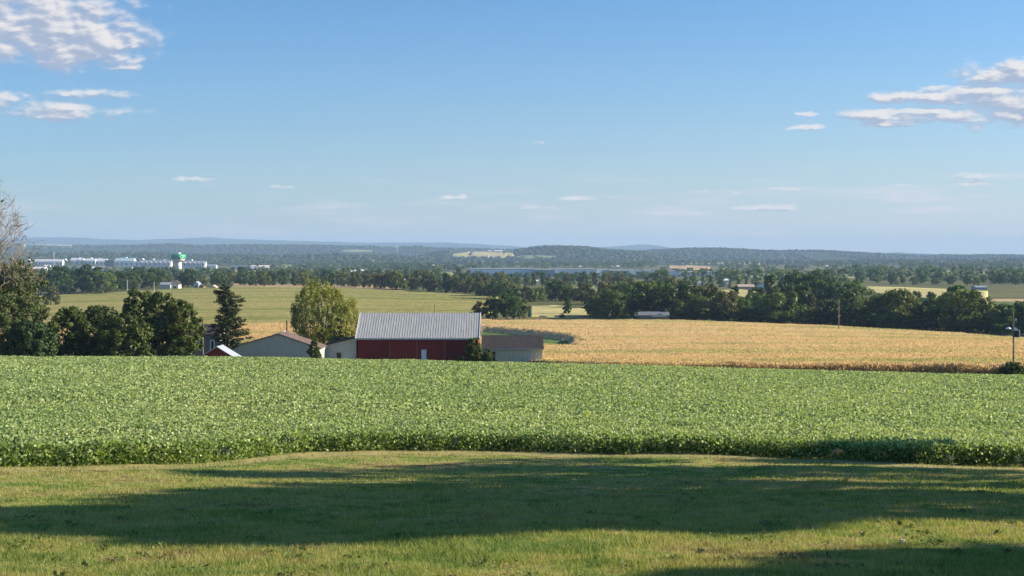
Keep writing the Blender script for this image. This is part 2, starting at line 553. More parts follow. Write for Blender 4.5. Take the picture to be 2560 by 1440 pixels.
def blade_mat():
    m, nt, out = new_mat('grass_blades')
    geo = nd(nt, 'ShaderNodeNewGeometry')
    c = grass_color(nt)
    c = mixc(nt, .5, c, ramp(nt, geo.outputs['Random Per Island'], [(0, (.08, .14, .02)), (.4, (.19, .22, .055)), (.8, (.38, .36, .14)), (1, (.52, .46, .22))]))
    pb = nd(nt, 'ShaderNodeBsdfPrincipled', inp={'Roughness': .55, 'Specular IOR Level': .25})
    nt.links.new(c, pb.inputs['Base Color'])
    tr = nd(nt, 'ShaderNodeBsdfTranslucent')
    nt.links.new(mixc(nt, 1.0, c, (1.3, 1.35, .7), 'MULTIPLY'), tr.inputs['Color'])
    ms = nd(nt, 'ShaderNodeMixShader', inp={0: .4})
    nt.links.new(pb.outputs[0], ms.inputs[1]); nt.links.new(tr.outputs[0], ms.inputs[2])
    nt.links.new(ms.outputs[0], out.inputs[0])
    return m


def field_mat(name, stops, band=(.004, .03), grain=.5, band_amt=.5, tint=None):
    """crop field: long bands across the slope and a grain of plants"""
    m, nt, out = new_mat(name)
    v, _ = pos(nt, (band[0], band[1], 0))
    f = noise(nt, v, 1.0, 5.0, .65)
    c = ramp(nt, f, stops)
    v2, _ = pos(nt, (1, 1, 1))
    g = noise(nt, v2, grain, 6.0, .7)
    c = mixc(nt, band_amt, c, ramp(nt, g, [(.33, (.55, .62, .5)), (.5, (1, 1, 1)), (.68, (1.3, 1.22, 1.05))]), 'MULTIPLY')
    pb = nd(nt, 'ShaderNodeBsdfPrincipled', inp={'Roughness': .95, 'Specular IOR Level': .05})
    nt.links.new(c, pb.inputs['Base Color'])
    nt.links.new(bump(nt, g, 1.0, 1.2), pb.inputs['Normal'])
    nt.links.new(pb.outputs[0], out.inputs[0])
    return m


def roof_mat(name, color, streak, rough=.45, metal=.6):
    m, nt, out = new_mat(name)
    tc = nd(nt, 'ShaderNodeTexCoord')
    mp = nd(nt, 'ShaderNodeMapping'); mp.inputs['Scale'].default_value = (2.2, .25, .25)
    nt.links.new(tc.outputs['Object'], mp.inputs[0])
    f = noise(nt, mp.outputs[0], 1.3, 6.0, .65)
    mp2 = nd(nt, 'ShaderNodeMapping'); mp2.inputs['Scale'].default_value = (.8, .8, .8)
    nt.links.new(tc.outputs['Object'], mp2.inputs[0])
    sp = noise(nt, mp2.outputs[0], 1.2, 4.0, .5)
    c = ramp(nt, f, [(.3, streak), (.52, color), (.75, tuple(min(1, k * 1.2) for k in color))])
    c = mixc(nt, ramp(nt, sp, [(.66, (0, 0, 0)), (.74, (.55, .55, .55))]), c, tuple(k * .45 for k in color))
    pb = nd(nt, 'ShaderNodeBsdfPrincipled', inp={'Roughness': rough, 'Metallic': metal, 'Specular IOR Level': .4})
    nt.links.new(c, pb.inputs['Base Color'])
    nt.links.new(pb.outputs[0], out.inputs[0])
    return m


def forest_mat(name, stops, scale=.03):
    m, nt, out = new_mat(name)
    v, g = pos(nt, (1, 1, 1))
    f = noise(nt, v, scale, 5.0, .7)
    c = ramp(nt, f, stops)
    pb = nd(nt, 'ShaderNodeBsdfPrincipled', inp={'Roughness': .95, 'Specular IOR Level': .05})
    nt.links.new(c, pb.inputs['Base Color'])
    nt.links.new(bump(nt, f, 1.0, 12.0), pb.inputs['Normal'])
    nt.links.new(pb.outputs[0], out.inputs[0])
    return m


M = {}
M['ground'] = ground_mat()
M['lawn'] = lawn_mat()
M['blade'] = blade_mat()
M['worn'] = plain_mat('worn_dry_turf', (.38, .31, .13), .95, var=.25, scale=1.2, second=(.19, .20, .06), vec_scale=(1, 1, 1))
M['soil'] = plain_mat('dark_soil', (.014, .018, .007), .95, scale=3.0)
M['soy'] = leaf_mat('soybean_leaves', [(.15, .23, .06), (.23, .32, .095), (.30, .39, .14), (.44, .50, .22), (.80, .84, .46)], .36, .5, .22, wash=(.06, [(.35, (.22, .33, .13)), (.65, (.40, .44, .18))], .38))  # last ramp colour paints specular-like highlights on some leaves
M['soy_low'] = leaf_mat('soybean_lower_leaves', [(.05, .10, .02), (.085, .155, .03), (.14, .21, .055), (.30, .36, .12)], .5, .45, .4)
M['corn'] = field_mat('dry_corn', [(.30, (.44, .39, .17)), (.42, (.63, .46, .22)), (.50, (.72, .50, .26)), (.57, (.49, .42, .17)), (.66, (.35, .36, .13))], (.0035, .034), .55, .40)
M['corn_stalk'] = leaf_mat('dry_corn_stalks', [(.48, .385, .18), (.54, .42, .20), (.59, .45, .225), (.49, .41, .19)], .5, .8, .05, wash=((.0035, .034, 0), [(.30, (.44, .40, .18)), (.42, (.62, .46, .22)), (.52, (.70, .49, .26)), (.59, (.52, .44, .19)), (.68, (.38, .38, .14))], .75), thru=(.95, .92, .78))
M['green_field'] = field_mat('ripening_field', [(.30, (.17, .20, .055)), (.42, (.27, .26, .08)), (.50, (.36, .31, .11)), (.57, (.21, .22, .06)), (.72, (.30, .30, .09))], (.0018, .02), .22, .5)
M['pale_field'] = field_mat('stubble_field', [(.3, (.40, .36, .15)), (.6, (.52, .45, .20)), (.8, (.34, .33, .12))], (.003, .012), .1, .4)
M['tan_field'] = field_mat('bare_tan_field', [(.3, (.42, .30, .17)), (.7, (.55, .38, .22))], (.003, .02), .1, .4)
M['lush_field'] = field_mat('lush_green_field', [(.3, (.09, .15, .04)), (.7, (.16, .21, .07))], (.004, .02), .2, .4)
M['far_field'] = field_mat('far_pasture', [(.3, (.20, .24, .09)), (.7, (.34, .34, .16))], (.002, .005), .03, .4)
M['hill'] = forest_mat('wooded_hill', [(.3, (.018, .035, .012)), (.5, (.035, .06, .02)), (.62, (.06, .085, .03)), (.75, (.025, .045, .015))])
M['bark'] = plain_mat('bark', (.11, .085, .06), .9, var=.3, scale=3, vec_scale=(4, 4, .6), bumpd=.03)
M['bark_pale'] = plain_mat('weathered_bark', (.30, .25, .18), .9, var=.3, scale=3, vec_scale=(4, 4, .6))
M['wood_pole'] = plain_mat('pole_wood', (.26, .20, .14), .85, var=.25, scale=2, vec_scale=(6, 6, .5))
M['red_paint'] = plain_mat('barn_red_paint', (.24, .022, .018), .75, var=.22, scale=1.5, vec_scale=(5, 5, .5))
M['red_door'] = plain_mat('sliding_door_red_paint', (.30, .030, .018), .75, var=.15, scale=1.5, vec_scale=(5, 5, .5))
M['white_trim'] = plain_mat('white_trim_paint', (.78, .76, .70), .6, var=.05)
M['white_wall'] = plain_mat('white_siding', (.70, .68, .62), .7, var=.07, scale=.8)
M['door_white'] = plain_mat('white_door_paint', (.80, .82, .82), .5, var=.04)
M['track'] = plain_mat('door_track_wood', (.36, .12, .07), .8)
M['teal_wall'] = plain_mat('grey_green_siding', (.44, .47, .41), .7, var=.06, scale=.7)
M['brown_roof'] = roof_mat('brown_shed_roof', (.17, .115, .095), (.11, .075, .065), .75, 0)
M['barn_roof'] = roof_mat('galvanised_barn_roof', (.45, .445, .42), (.37, .365, .345), .6, .12)
M['dark_roof'] = plain_mat('dark_shingles', (.06, .05, .048), .85, var=.2, scale=2)
M['shed_roof'] = plain_mat('old_shed_roofing', (.05, .042, .04), .85, var=.3, scale=1.2)
M['shed_wall'] = plain_mat('weathered_grey_boards', (.66, .61, .46), .8, var=.12, scale=1.4, vec_scale=(4, 4, .4))
M['lean_wall'] = plain_mat('lean_to_wall', (.62, .58, .48), .8, var=.1, scale=1.0)
M['metal_bright'] = plain_mat('bright_sheet_metal', (.62, .64, .68), .4, .4, var=.05)
M['glass'] = plain_mat('window_glass', (.03, .035, .04), .15, var=.1, spec=.6)
M['house_wall'] = plain_mat('grey_house_siding', (.24, .21, .18), .8, var=.1)
M['lit_cream_wall'] = plain_mat('sunlit_cream_siding', (.72, .62, .48), .8, var=.05)  # paler than the front siding: sunlight on the side put into the colour
M['steel'] = plain_mat('pole_steel', (.45, .45, .46), .5, .3)
M['lamp_white'] = plain_mat('white_enamel', (.85, .85, .82), .4, var=.02)
M['bird'] = plain_mat('black_feathers', (.02, .02, .025), .6)
M['stone'] = plain_mat('pale_stone', (.62, .45, .34), .8, var=.1, scale=20)
M['rust_leaf'] = plain_mat('fallen_leaf', (.40, .08, .03), .7)

# ------------------------------------------------------------------ the ground, out to the mountains
def fan_mesh(name, Yarr, uarr, off=60.0, dz=0.0):
    Yg, Ug = np.meshgrid(Yarr, uarr, indexing='ij')
    X = Ug * (Yg + off)
    Z = ground_z(X, Yg) + dz
    co = np.stack([X, Yg, Z], -1).reshape(-1, 3)
    n, m = len(Yarr), len(uarr)
    i = np.arange(n - 1)[:, None] * m + np.arange(m - 1)[None]
    f = np.stack([i, i + 1, i + m + 1, i + m], -1).reshape(-1)
    me = raw_mesh(name, co, f, 4)
    me.polygons.foreach_set('use_smooth', [True] * len(me.polygons))
    return me


Yg = np.concatenate([np.arange(-60, 0, 4), np.geomspace(8, 4480, 300) - 8])
uar = np.concatenate([np.linspace(-1.1, -.45, 40, endpoint=False), np.linspace(-.45, .45, 260), np.linspace(.45, 1.1, 41)[1:]])
tag(link_mesh('ground', fan_mesh('ground', Yg, uar), M['ground']), kind='structure')
Yh = np.concatenate([np.linspace(4471, 9800, 130), np.linspace(9900, 20500, 60)])
uah = np.concatenate([np.linspace(-1.1, -.45, 80, endpoint=False), np.linspace(-.45, .45, 460), np.linspace(.45, 1.1, 81)[1:]])
tag(link_mesh('hills', fan_mesh('hills', Yh, uah, 60), M['hill']), kind='structure')

# the mown lawn
EDGE_PX = np.array([-860, 0, 300, 500, 620, 800, 1000, 1280, 1600, 1900, 2100, 2300, 2560, 3420], float)
EDGE_PY = np.array([1176, 1170, 1165, 1160, 1150, 1133, 1129, 1130, 1135, 1142, 1150, 1163, 1168, 1178], float)
EDGE_Y = np.array([Yat(a, b) for a, b in zip(EDGE_PX, EDGE_PY)])
print('edge Y', np.round(EDGE_Y, 1))
edge_u = (EDGE_PX - 1280) / F


def edgeY(u): return np.interp(u, edge_u, EDGE_Y)


def sheet(name, mat, pxs, near, far, rows=24, h=0.0, skirt=0.0, hn=0.0, hs=6.0, kind='structure', geo=False):
    """a field lying on the ground between two curves, raised by its crop height h with sides down to the ground"""
    pxs = np.asarray(pxs, float)
    near, far = np.asarray(near, float), np.asarray(far, float)
    u = (pxs - 1280) / F
    t = np.linspace(0, 1, rows)[:, None]
    Y = near[None] * (1 - t) + far[None] * t if not geo else near[None] * (far / near)[None] ** t
    X = u[None] * Y
    Z = ground_z(X, Y) + h
    if hn: Z = Z + (fbm(X / hs, Y / hs, 21, 3) - .5) * hn
    co = np.stack([X, Y, Z], -1)
    n, m = Y.shape
    i = np.arange(n - 1)[:, None] * m + np.arange(m - 1)[None]
    f = [np.stack([i, i + 1, i + m + 1, i + m], -1).reshape(-1)]
    co = co.reshape(-1, 3)
    if skirt:
        ring = np.concatenate([np.arange(m), np.arange(1, n) * m + m - 1, (n - 1) * m + np.arange(m - 2, -1, -1), np.arange(n - 2, 0, -1) * m])
        low = co[ring].copy(); low[:, 2] -= skirt
        b = len(co); co = np.concatenate([co, low])
        k = np.arange(len(ring)); k2 = (k + 1) % len(ring)
        f.append(np.stack([ring[k], b + k, b + k2, ring[k2]], -1).reshape(-1))
    me = raw_mesh(name, co, np.concatenate(f), 4)
    me.polygons.foreach_set('use_smooth', [True] * len(me.polygons))
    return tag(link_mesh(name, me, mat), kind=kind)


pxs = np.linspace(-900, 3460, 150)
uu = (pxs - 1280) / F
lawn_near = np.full_like(pxs, 9.0)
sheet('lawn', M['lawn'], pxs, lawn_near, edgeY(uu) + .6, rows=220, h=.012, skirt=0, geo=True)
sheet('soil', M['soil'], pxs, edgeY(uu) + 1.9, np.full_like(pxs, 179.0), rows=60, h=.03)


strip_e = edgeY(uu)
sheet('worn_strip', M['worn'], pxs, strip_e - 2.0 + 1.4 * (fbm(uu * 30, uu * 0 + 5.5, 9) - .5), strip_e + .9, rows=10, h=.018)


def frames(n, r):
    """orthonormal tangents for normals n"""
    a = r.normal(size=n.shape)
    t = np.cross(n, a); t /= np.linalg.norm(t, axis=1)[:, None] + 1e-9
    return t, np.cross(n, t)


def leaf_quads(c, n, L, W, r, fold=.25):
    n = n / (np.linalg.norm(n, axis=1)[:, None] + 1e-9)
    t, b = frames(n, r)
    L, W = L[:, None], W[:, None]
    q = np.stack([c + t * L, c + b * W - n * W * fold, c - t * L, c - b * W - n * W * fold], 1)
    return q.reshape(-1, 3)


def quad_mesh(name, q):
    return raw_mesh(name, q, np.arange(len(q)), 4)


# grass blades
def grass(N, y0, y1, hmin, hmax, w0, seed, tall=0.0):
    r = np.random.default_rng(seed)
    t = r.random(N)
    Y = 1 / (1 / y0 * (1 - t) + 1 / y1 * t)
    u = (r.random(N) * 2 - 1) * .52
    keep = Y < edgeY(u) + .5
    Y, u = Y[keep], u[keep]
    X = u * Y
    pn = fbm(X * 1.3, Y * 1.3, 5)
    keep = r.random(len(X)) < (.35 + 1.0 * pn) * np.where(edgeY(X / Y) - Y < 1.6, .8, 1)
    X, Y, pn = X[keep], Y[keep], pn[keep]
    n = len(X)
    Z = ground_z(X, Y)
    h = (hmin + (hmax - hmin) * r.random(n) ** 2) * (.55 + pn)
    if tall:
        k = r.random(n) < tall
        h[k] *= 2.3
    a = r.random(n) * 6.283
    w = w0 * (.6 + .8 * r.random(n)) * np.clip(Y / 20, .8, 2.2)
    lean = r.normal(size=(n, 2)) * .45
    dx, dy = np.cos(a) * w, np.sin(a) * w
    v = np.zeros((n, 3, 3))
    v[:, 0] = np.stack([X - dx, Y - dy, Z], -1)
    v[:, 1] = np.stack([X + dx, Y + dy, Z], -1)
    v[:, 2] = np.stack([X + lean[:, 0] * h, Y + lean[:, 1] * h, Z + h], -1)
    return v.reshape(-1, 3)


gv = np.concatenate([grass(600000, 12.5, 55,   .028, .085, .0075, 11), grass(30000, 12.5, 55, .04, .10, .005, 12, .04)])
tag(link_mesh('grass', raw_mesh('grass', gv, np.arange(len(gv)), 3), M['blade']), 'short mown grass with dry patches in front of the soybean field', 'grass', kind='stuff')


# soybean field
def soy():
    r = np.random.default_rng(21)
    out, low = [], []
    for (y0, y1, dens, L) in ((30, 62, 140, .051), (62, 100, 64, .070), (100, 178, 28, .096)):
        hw = .62
        area = hw * (y1**2 - y0**2)
        N = int(area * dens)
        Y = np.sqrt(r.random(N) * (y1**2 - y0**2) + y0**2)
        u = (r.random(N) * 2 - 1) * hw
        e = edgeY(u)
        jag = (fbm(u * 17, u * 0 + 3.3, 4) - .5) * 1.3 + (fbm(u * 97, u * 0 + 1.3, 6) - .5) * .45
        k = Y > e + .15 + jag
        Y, u, e = Y[k], u[k], e[k]
        X = u * Y
        d = Y - e
        top = .66 + (fbm(X / .55, Y / .55, 31, 2) - .5) * .30 + (fbm(X / 6, Y / 6, 33, 2) - .5) * .22
        top *= np.clip(.62 + d * .5, 0, 1)
        front = np.exp(-np.clip(d, 0, 9) / .7)
        depth = r.random(len(X)) ** (1.8)
        z = top * (1 - depth * (.32 + .68 * front))
        Z = ground_z(X, Y) + z
        n = r.normal(size=(len(X), 3)) * .75
        n[:, 2] += .75
        n[:, 1] -= .25
        s = L * (.65 + .7 * r.random(len(X)))
        q = leaf_quads(np.stack([X, Y, Z], -1), n, s, s * .72, r, .35)
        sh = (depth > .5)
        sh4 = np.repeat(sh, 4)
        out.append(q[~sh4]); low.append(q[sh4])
    # the open face of the crop toward the lawn
    N = 62000
    u = (r.random(N) * 2 - 1) * .62
    e = edgeY(u) + (fbm(u * 17, u * 0 + 3.3, 4) - .5) * 1.3 + (fbm(u * 97, u * 0 + 1.3, 6) - .5) * .45
    Y = e + .05 + r.random(N) ** 1.5 * 1.1 - .35 * (r.random(N) < .12)
    X = u * Y
    z = .03 + (.48 + .26 * fbm(u * 31, u * 0 + 8.1, 66)) * r.random(N) ** .8
    k = fbm(X * 1.5, z * 4 + 7, 61, 2) > .30
    X, Y, z = X[k], Y[k], z[k]
    n = r.normal(size=(len(X), 3)) * .7; n[:, 1] -= .8; n[:, 2] += .2
    s = .050 * (.6 + .7 * r.random(len(X)))
    q = leaf_quads(np.stack([X, Y, ground_z(X, Y) + z], -1), n, s, s * .75, r, .3)
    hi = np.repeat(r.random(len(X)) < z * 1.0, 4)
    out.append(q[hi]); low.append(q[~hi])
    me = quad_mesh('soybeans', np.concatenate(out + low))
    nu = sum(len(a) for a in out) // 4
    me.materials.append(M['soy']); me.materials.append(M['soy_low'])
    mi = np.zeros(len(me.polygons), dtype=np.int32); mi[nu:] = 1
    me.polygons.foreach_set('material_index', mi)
    print('soy leaves', len(mi))
    tag(link_mesh('soybeans', me, None), 'light green leafy soybean crop covering the slope below the lawn', 'soybeans', kind='stuff')


soy()

# ------------------------------------------------------------------ crop fields in the valley
def Yats(pxl, pyl, dz, Y0): return np.array([Yat(a, b, dz, Y0) for a, b in zip(pxl, pyl)])


cpx = np.array([-400, 60, 180, 300, 480, 640, 730, 900, 1200, 1500, 1700, 1850, 2000, 2200, 2400, 2560, 3000], float)
cpy = np.array([818, 818, 818, 815, 811, 806, 801, 798, 797, 797, 797, 803, 808, 818, 829, 841, 865], float)
cfarY = Yats(cpx, cpy, 2.2, 300)
print('corn far', np.round(cfarY))
CP = np.linspace(-400, 3000, 190)
cfar = np.interp(CP, cpx, cfarY)
cnear = np.interp(CP, [-400, 1150, 1205, 1380, 1500, 3000], [310, 310, 262, 226, 214, 214])


def corn_hole(X, Y):
    """the grassy swale that runs through the corn behind the grey shed"""
    px = X / Y * F + 1280
    mid = np.interp(px, [1150, 1205, 1260, 1330, 1400, 1450], [402, 400, 385, 364, 349, 340])
    hw = np.interp(px, [1110, 1125, 1230, 1300, 1370, 1425, 1440], [-5, 34, 38, 40, 38, 30, -5])
    return np.abs(Y - mid) - hw


def corn_field():
    rows, m = 150, len(CP)
    t = np.linspace(0, 1, rows)[:, None]
    Y = cnear[None] * (1 - t) + cfar[None] * t
    X = ((CP - 1280) / F)[None] * Y
    hole = corn_hole(X, Y)
    h = 1.84 * np.clip(hole / 3.0, 0, 1) - .4 * np.clip(-hole, 0, 1)
    h = h + (fbm(X / 5, Y / 5, 44) - .5) * .7 * (hole > 0)
    Z = ground_z(X, Y) + h
    co = np.stack([X, Y, Z], -1).reshape(-1, 3)
    i = np.arange(rows - 1)[:, None] * m + np.arange(m - 1)[None]
    f = [np.stack([i, i + 1, i + m + 1, i + m], -1).reshape(-1)]
    ring = np.arange(m); b = len(co)
    low = co[ring].copy(); low[:, 2] -= 2.2
    co = np.concatenate([co, low])
    k = np.arange(m - 1)
    f.append(np.stack([k, b + k, b + k + 1, k + 1], -1).reshape(-1))
    me = raw_mesh('cornfield', co, np.concatenate(f), 4)
    tag(link_mesh('cornfield', me, M['corn']), 'dry tan field of standing corn stretching behind the barn', 'cornfield', kind='stuff')
    # stalk tops and leaves
    r = np.random.default_rng(5)
    N = 620000
    pu = r.random(N)
    px = -400 + pu * 3400
    n_, f_ = np.interp(px, CP, cnear), np.interp(px, CP, cfar)
    tt = r.random(N) ** 1.35
    tt[: N // 6] = r.random(N // 6) * .012
    Y = n_ + (f_ - n_) * tt
    Y[: N // 6] -= 2.0 * r.random(N // 6)
    X = (px - 1280) / F * Y
    hole = corn_hole(X, Y)
    k = hole > .4
    X, Y, hole = X[k], Y[k], hole[k]
    edge = (tt[k] < .015) | (hole < 2.5)
    zt = 1.75 + (fbm(X / 5, Y / 5, 44) - .5) * .7
    z = zt * np.where(edge, r.random(len(X)) ** .7, 1.0) + (r.random(len(X)) - .3) * .3
    n = r.normal(size=(len(X), 3)); n[:, 2] *= .45
    L = .12 + .16 * r.random(len(X))
    c = np.stack([X, Y, ground_z(X, Y) + z], -1)
    n /= np.linalg.norm(n, axis=1)[:, None]
    up = np.tile([0, 0, 1.0], (len(X), 1)) + r.normal(size=(len(X), 3)) * .35
    b = np.cross(n, up); b /= np.linalg.norm(b, axis=1)[:, None]
    up = np.cross(b, n)
    W = .08 + .06 * r.random(len(X))
    q = np.stack([c + up * L[:, None], c + b * W[:, None], c - up * L[:, None] * .9, c - b * W[:, None]], 1).reshape(-1, 3)
    me = quad_mesh('corn_stalks', q)
    tag(link_mesh('corn_stalks', me, M['corn_stalk']), 'dry tan corn leaves and tassels rising above the field', 'corn', kind='stuff')


corn_field()
sp_ = np.linspace(1120, 1436, 40)
sm_ = np.interp(sp_, [1150, 1205, 1260, 1330, 1400, 1450], [402, 400, 385, 364, 349, 340])
sw_ = np.interp(sp_, [1100, 1190, 1230, 1300, 1370, 1425, 1440], [34, 34, 38, 40, 38, 30, 1]) + 1.5
sheet('grass_strip', M['lush_field'], sp_, sm_ - sw_, sm_ + sw_, rows=20, h=.06)

gpx = np.array([-400, 60, 150, 250, 320, 400, 550, 700, 900, 1000, 1100, 1200, 1245], float)
gpy = np.array([741, 741, 737, 735, 729, 723, 718, 718, 722, 727, 732, 739, 744], float)
gfarY = Yats(gpx, gpy, .5, 500)
print('green far', np.round(gfarY))
GP = np.linspace(-400, 1245, 120)
gfar = np.interp(GP, gpx, gfarY)
gnear = np.interp(GP, [-400, 180, 1000, 1160, 1245], [380, 470, 500, 520, 640])
gnear = np.maximum(gnear, np.interp(GP, cpx, cfarY) + 6)
sheet('crop_field', M['green_field'], GP, gnear, np.maximum(gfar, gnear + 40), rows=120, h=.7, skirt=.9, hn=.35, hs=7)


def fld(name, mat, quad, h=.5, Y0=480, n=14):
    """a field given by its far and near edges in the view: [(px, py_far, py_near), ...]"""
    a = np.array(quad, float)
    p = np.linspace(a[0, 0], a[-1, 0], n * 2)
    pf, pn = np.interp(p, a[:, 0], a[:, 1]), np.interp(p, a[:, 0], a[:, 2])
    far, near = Yats(p, pf, h, Y0), Yats(p, pn, h, Y0)
    return sheet(name, mat, p, near, np.maximum(far, near * 1.01), rows=n, h=h, skirt=h + .6)


fld('pasture', M['pale_field'], [(1325, 764, 790), (1380, 763, 790), (1440, 768, 790), (1480, 778, 788)], .4, 500)
fld('pasture', M['far_field'], [(1385, 718, 727), (1450, 716, 730), (1560, 714, 728)], .4, 700)
fld('pasture', M['pale_field'], [(2160, 716, 728), (2250, 718, 742), (2350, 722, 748), (2470, 728, 752)], .5, 700)
fld('bare_field', M['tan_field'], [(2440, 747, 753), (2500, 747, 754), (2700, 748, 755)], .3, 640)
fld('green_field', M['lush_field'], [(2420, 756, 785), (2500, 755, 790), (2700, 756, 795)], .3, 560)
fld('pasture', M['far_field'], [(1860, 686, 694), (2000, 682, 694), (2160, 684, 693)], .5, 1400)
fld('bare_field', M['tan_field'], [(570, 709, 718), (700, 711, 720), (900, 711, 722), (1000, 716, 724)], .3, 900)
fld('pasture', M['pale_field'], [(1640, 733, 742), (1720, 730, 744), (1840, 722, 744), (1920, 734, 742)], .3, 700)
# clearings on the far hills
fld('hill_field', M['pale_field'], [(1128, 634, 641), (1180, 629, 645), (1250, 628, 645), (1285, 634, 643)], 1.0, 4500)
fld('hill_field', M['far_field'], [(1290, 640, 647), (1340, 638, 648), (1390, 641, 647)], 1.0, 4500)
fld('hill_field', M['far_field'], [(855, 625, 629), (885, 624, 630), (930, 626, 629)], 1.0, 5800)
fld('hill_field', M['pale_field'], [(55, 612, 618), (100, 611, 619), (180, 613, 618)], 1.0, 5800)
fld('hill_field', M['tan_field'], [(1670, 663, 671), (1720, 663, 674), (1775, 667, 673)], .6, 2200)
fld('hill_field', M['far_field'], [(1700, 655, 660), (1800, 654, 662), (1900, 657, 662)], .6, 3000)
fld('hill_field', M['far_field'], [(2300, 678, 682), (2400, 677, 683), (2480, 679, 683)], .6, 1800)
fld('hill_field', M['pale_field'], [(2480, 688, 695), (2560, 687, 697), (2700, 688, 697)], .6, 1500)

# ------------------------------------------------------------------ trees
TONES = {
    'dark green': [(.027, .056, .013), (.052, .096, .020), (.095, .14, .032)],
    'mid green': [(.055, .10, .02), (.095, .15, .03), (.155, .21, .05)],
    'olive green': [(.08, .10, .02), (.13, .155, .032), (.20, .22, .052)],
    'yellow green': [(.10, .12, .02), (.17, .19, .035), (.26, .27, .065)],
    'brownish': [(.065, .07, .022), (.11, .11, .034), (.17, .155, .055)],
}
for k, v in TONES.items():
    M['leaf_' + k] = leaf_mat('foliage_' + k.replace(' ', '_'), v, .3, .55, .2, objvar=.7)


def crown_quads(r, clumps, per, leaf, up=.35, droop=1.0, shape_n=.6):
    """clumps: (x, y, z, rx, rz); leaves sit near the surface of every clump and face outward"""
    cs = []
    for (x, y, z, rx, rz) in clumps:
        d = r.normal(size=(per, 3)); d /= np.linalg.norm(d, axis=1)[:, None]
        rad = (r.random(per) ** .45)[:, None]
        p = d * rad * np.array([rx, rx, rz * droop]) + np.array([x, y, z])
        n = d + r.normal(size=(per, 3)) * shape_n
        n[:, 2] += up
        s = leaf * (.6 + .8 * r.random(per))
        cs.append(leaf_quads(p, n, s, s * .7, r, .25))
    return np.concatenate(cs)


def crown_clumps(r, kind, H, R, n, z0f=.15):
    """clump centres for a crown of height H (from the ground) and half width R"""
    out = []
    lob = r.random(8) * .5 + .72
    for i in range(n):
        t = r.random()
        a = r.random() * 6.283
        k = lob[int(a / 6.284 * 8) % 8]
        if kind == 'round':
            z = z0f + (1 - z0f) * t
            tt = (t - .42) / .60
            prof = math.sqrt(max(.05, 1 - tt * tt))
        elif kind == 'cone':
            z = z0f + (1 - z0f) * t
            prof = (1 - t) ** .8 + .08
        elif kind == 'broad':
            z = z0f + (1 - z0f) * t ** .8
            prof = math.sqrt(max(.06, 1 - ((t - .5) / .56) ** 2)) * (1.0 if t < .75 else .8)
        else:  # tall
            z = z0f + (1 - z0f) * t
            prof = math.sqrt(max(.05, 1 - ((t - .45) / .6) ** 2)) * .85
        rr = R * prof * k * (.45 + .5 * r.random() ** .5)
        cr = R * (.20 + .16 * r.random())
        out.append((math.cos(a) * rr, math.sin(a) * rr, H * z - cr * .6 * t, cr, cr * .8))
    return out


def trunk_mb(r, H, R, clumps, tr, lean=0.0, nl=7):
    mb = MB()
    p = Vector((0, 0, -.4)); rad = tr
    pts = [p]
    for i in range(4):
        q = p + Vector((r.normal() * .03 * H + lean * H * .1, r.normal() * .03 * H, H * .18))
        mb.tube(p, q, rad, rad * .78, 8, caps=False)
        p, rad = q, rad * .78
        pts.append(q)
    for i in range(min(nl, len(clumps))):
        c = clumps[int(r.integers(len(clumps)))]
        b = pts[int(r.integers(1, 5))]
        e = Vector((c[0], c[1], max(c[2], b.z + .2)))
        m = b.lerp(e, .5) + Vector((0, 0, .06 * H))
        mb.tube(b, m, tr * .38, tr * .26, 5, caps=False)
        mb.tube(m, e, tr * .26, tr * .10, 5, caps=False)
    return mb


# unit trees (10 m tall) for the belts: mesh data shared by the copies
KINDS = {'round': ('round', 4.4, .10), 'broad': ('broad', 5.6, .08), 'tall': ('tall', 3.0, .08), 'cone': ('cone', 2.7, .06)}
LIB = {}
for kn, (shape, R, z0) in KINDS.items():
    for v in range(4 if kn in ('round', 'broad') else 2):
        r = np.random.default_rng(100 + v + 10 * len(kn))
        cl = crown_clumps(r, shape, 10, R, 34, z0)
        if kn != 'cone':
            cl += [(r.normal() * R * .25, r.normal() * R * .25, 10 * (.25 + .35 * r.random()), R * .42, R * .42) for _ in range(5)]
        LIB[(kn, v)] = (crown_quads(r, cl, 62, .38), trunk_mb(r, 10, R, cl, .28))
TRUNKS = {}
CROWNS = {}


def tree_mesh(kn, v, tone):
    key = (kn, v, tone)
    if key not in CROWNS:
        me = quad_mesh('crown_' + kn, LIB[(kn, v)][0])
        me.materials.append(M['leaf_' + tone])
        CROWNS[key] = me
    if (kn, v) not in TRUNKS:
        mb = LIB[(kn, v)][1]
        me = bpy.data.meshes.new('trunk_' + kn)
        me.from_pydata(mb.v, [], mb.f); me.update(); me.materials.append(M['bark'])
        TRUNKS[(kn, v)] = me
    return CROWNS[key], TRUNKS[(kn, v)]


ORD = ['first', 'second', 'third', 'fourth', 'fifth', 'sixth', 'seventh', 'eighth', 'ninth', 'tenth', 'eleventh', 'twelfth', 'thirteenth', 'fourteenth', 'fifteenth',
       'sixteenth', 'seventeenth', 'eighteenth', 'nineteenth', 'twentieth', 'twenty-first', 'twenty-second', 'twenty-third', 'twenty-fourth', 'twenty-fifth', 'twenty-sixth', 'twenty-seventh', 'twenty-eighth', 'twenty-ninth', 'thirtieth']
SHAPE_W = {'round': 'rounded', 'broad': 'broad', 'tall': 'narrow', 'cone': 'pointed'}
NAME_W = {'round': 'leafy_tree', 'broad': 'broad_tree', 'tall': 'slender_tree', 'cone': 'conifer_tree'}


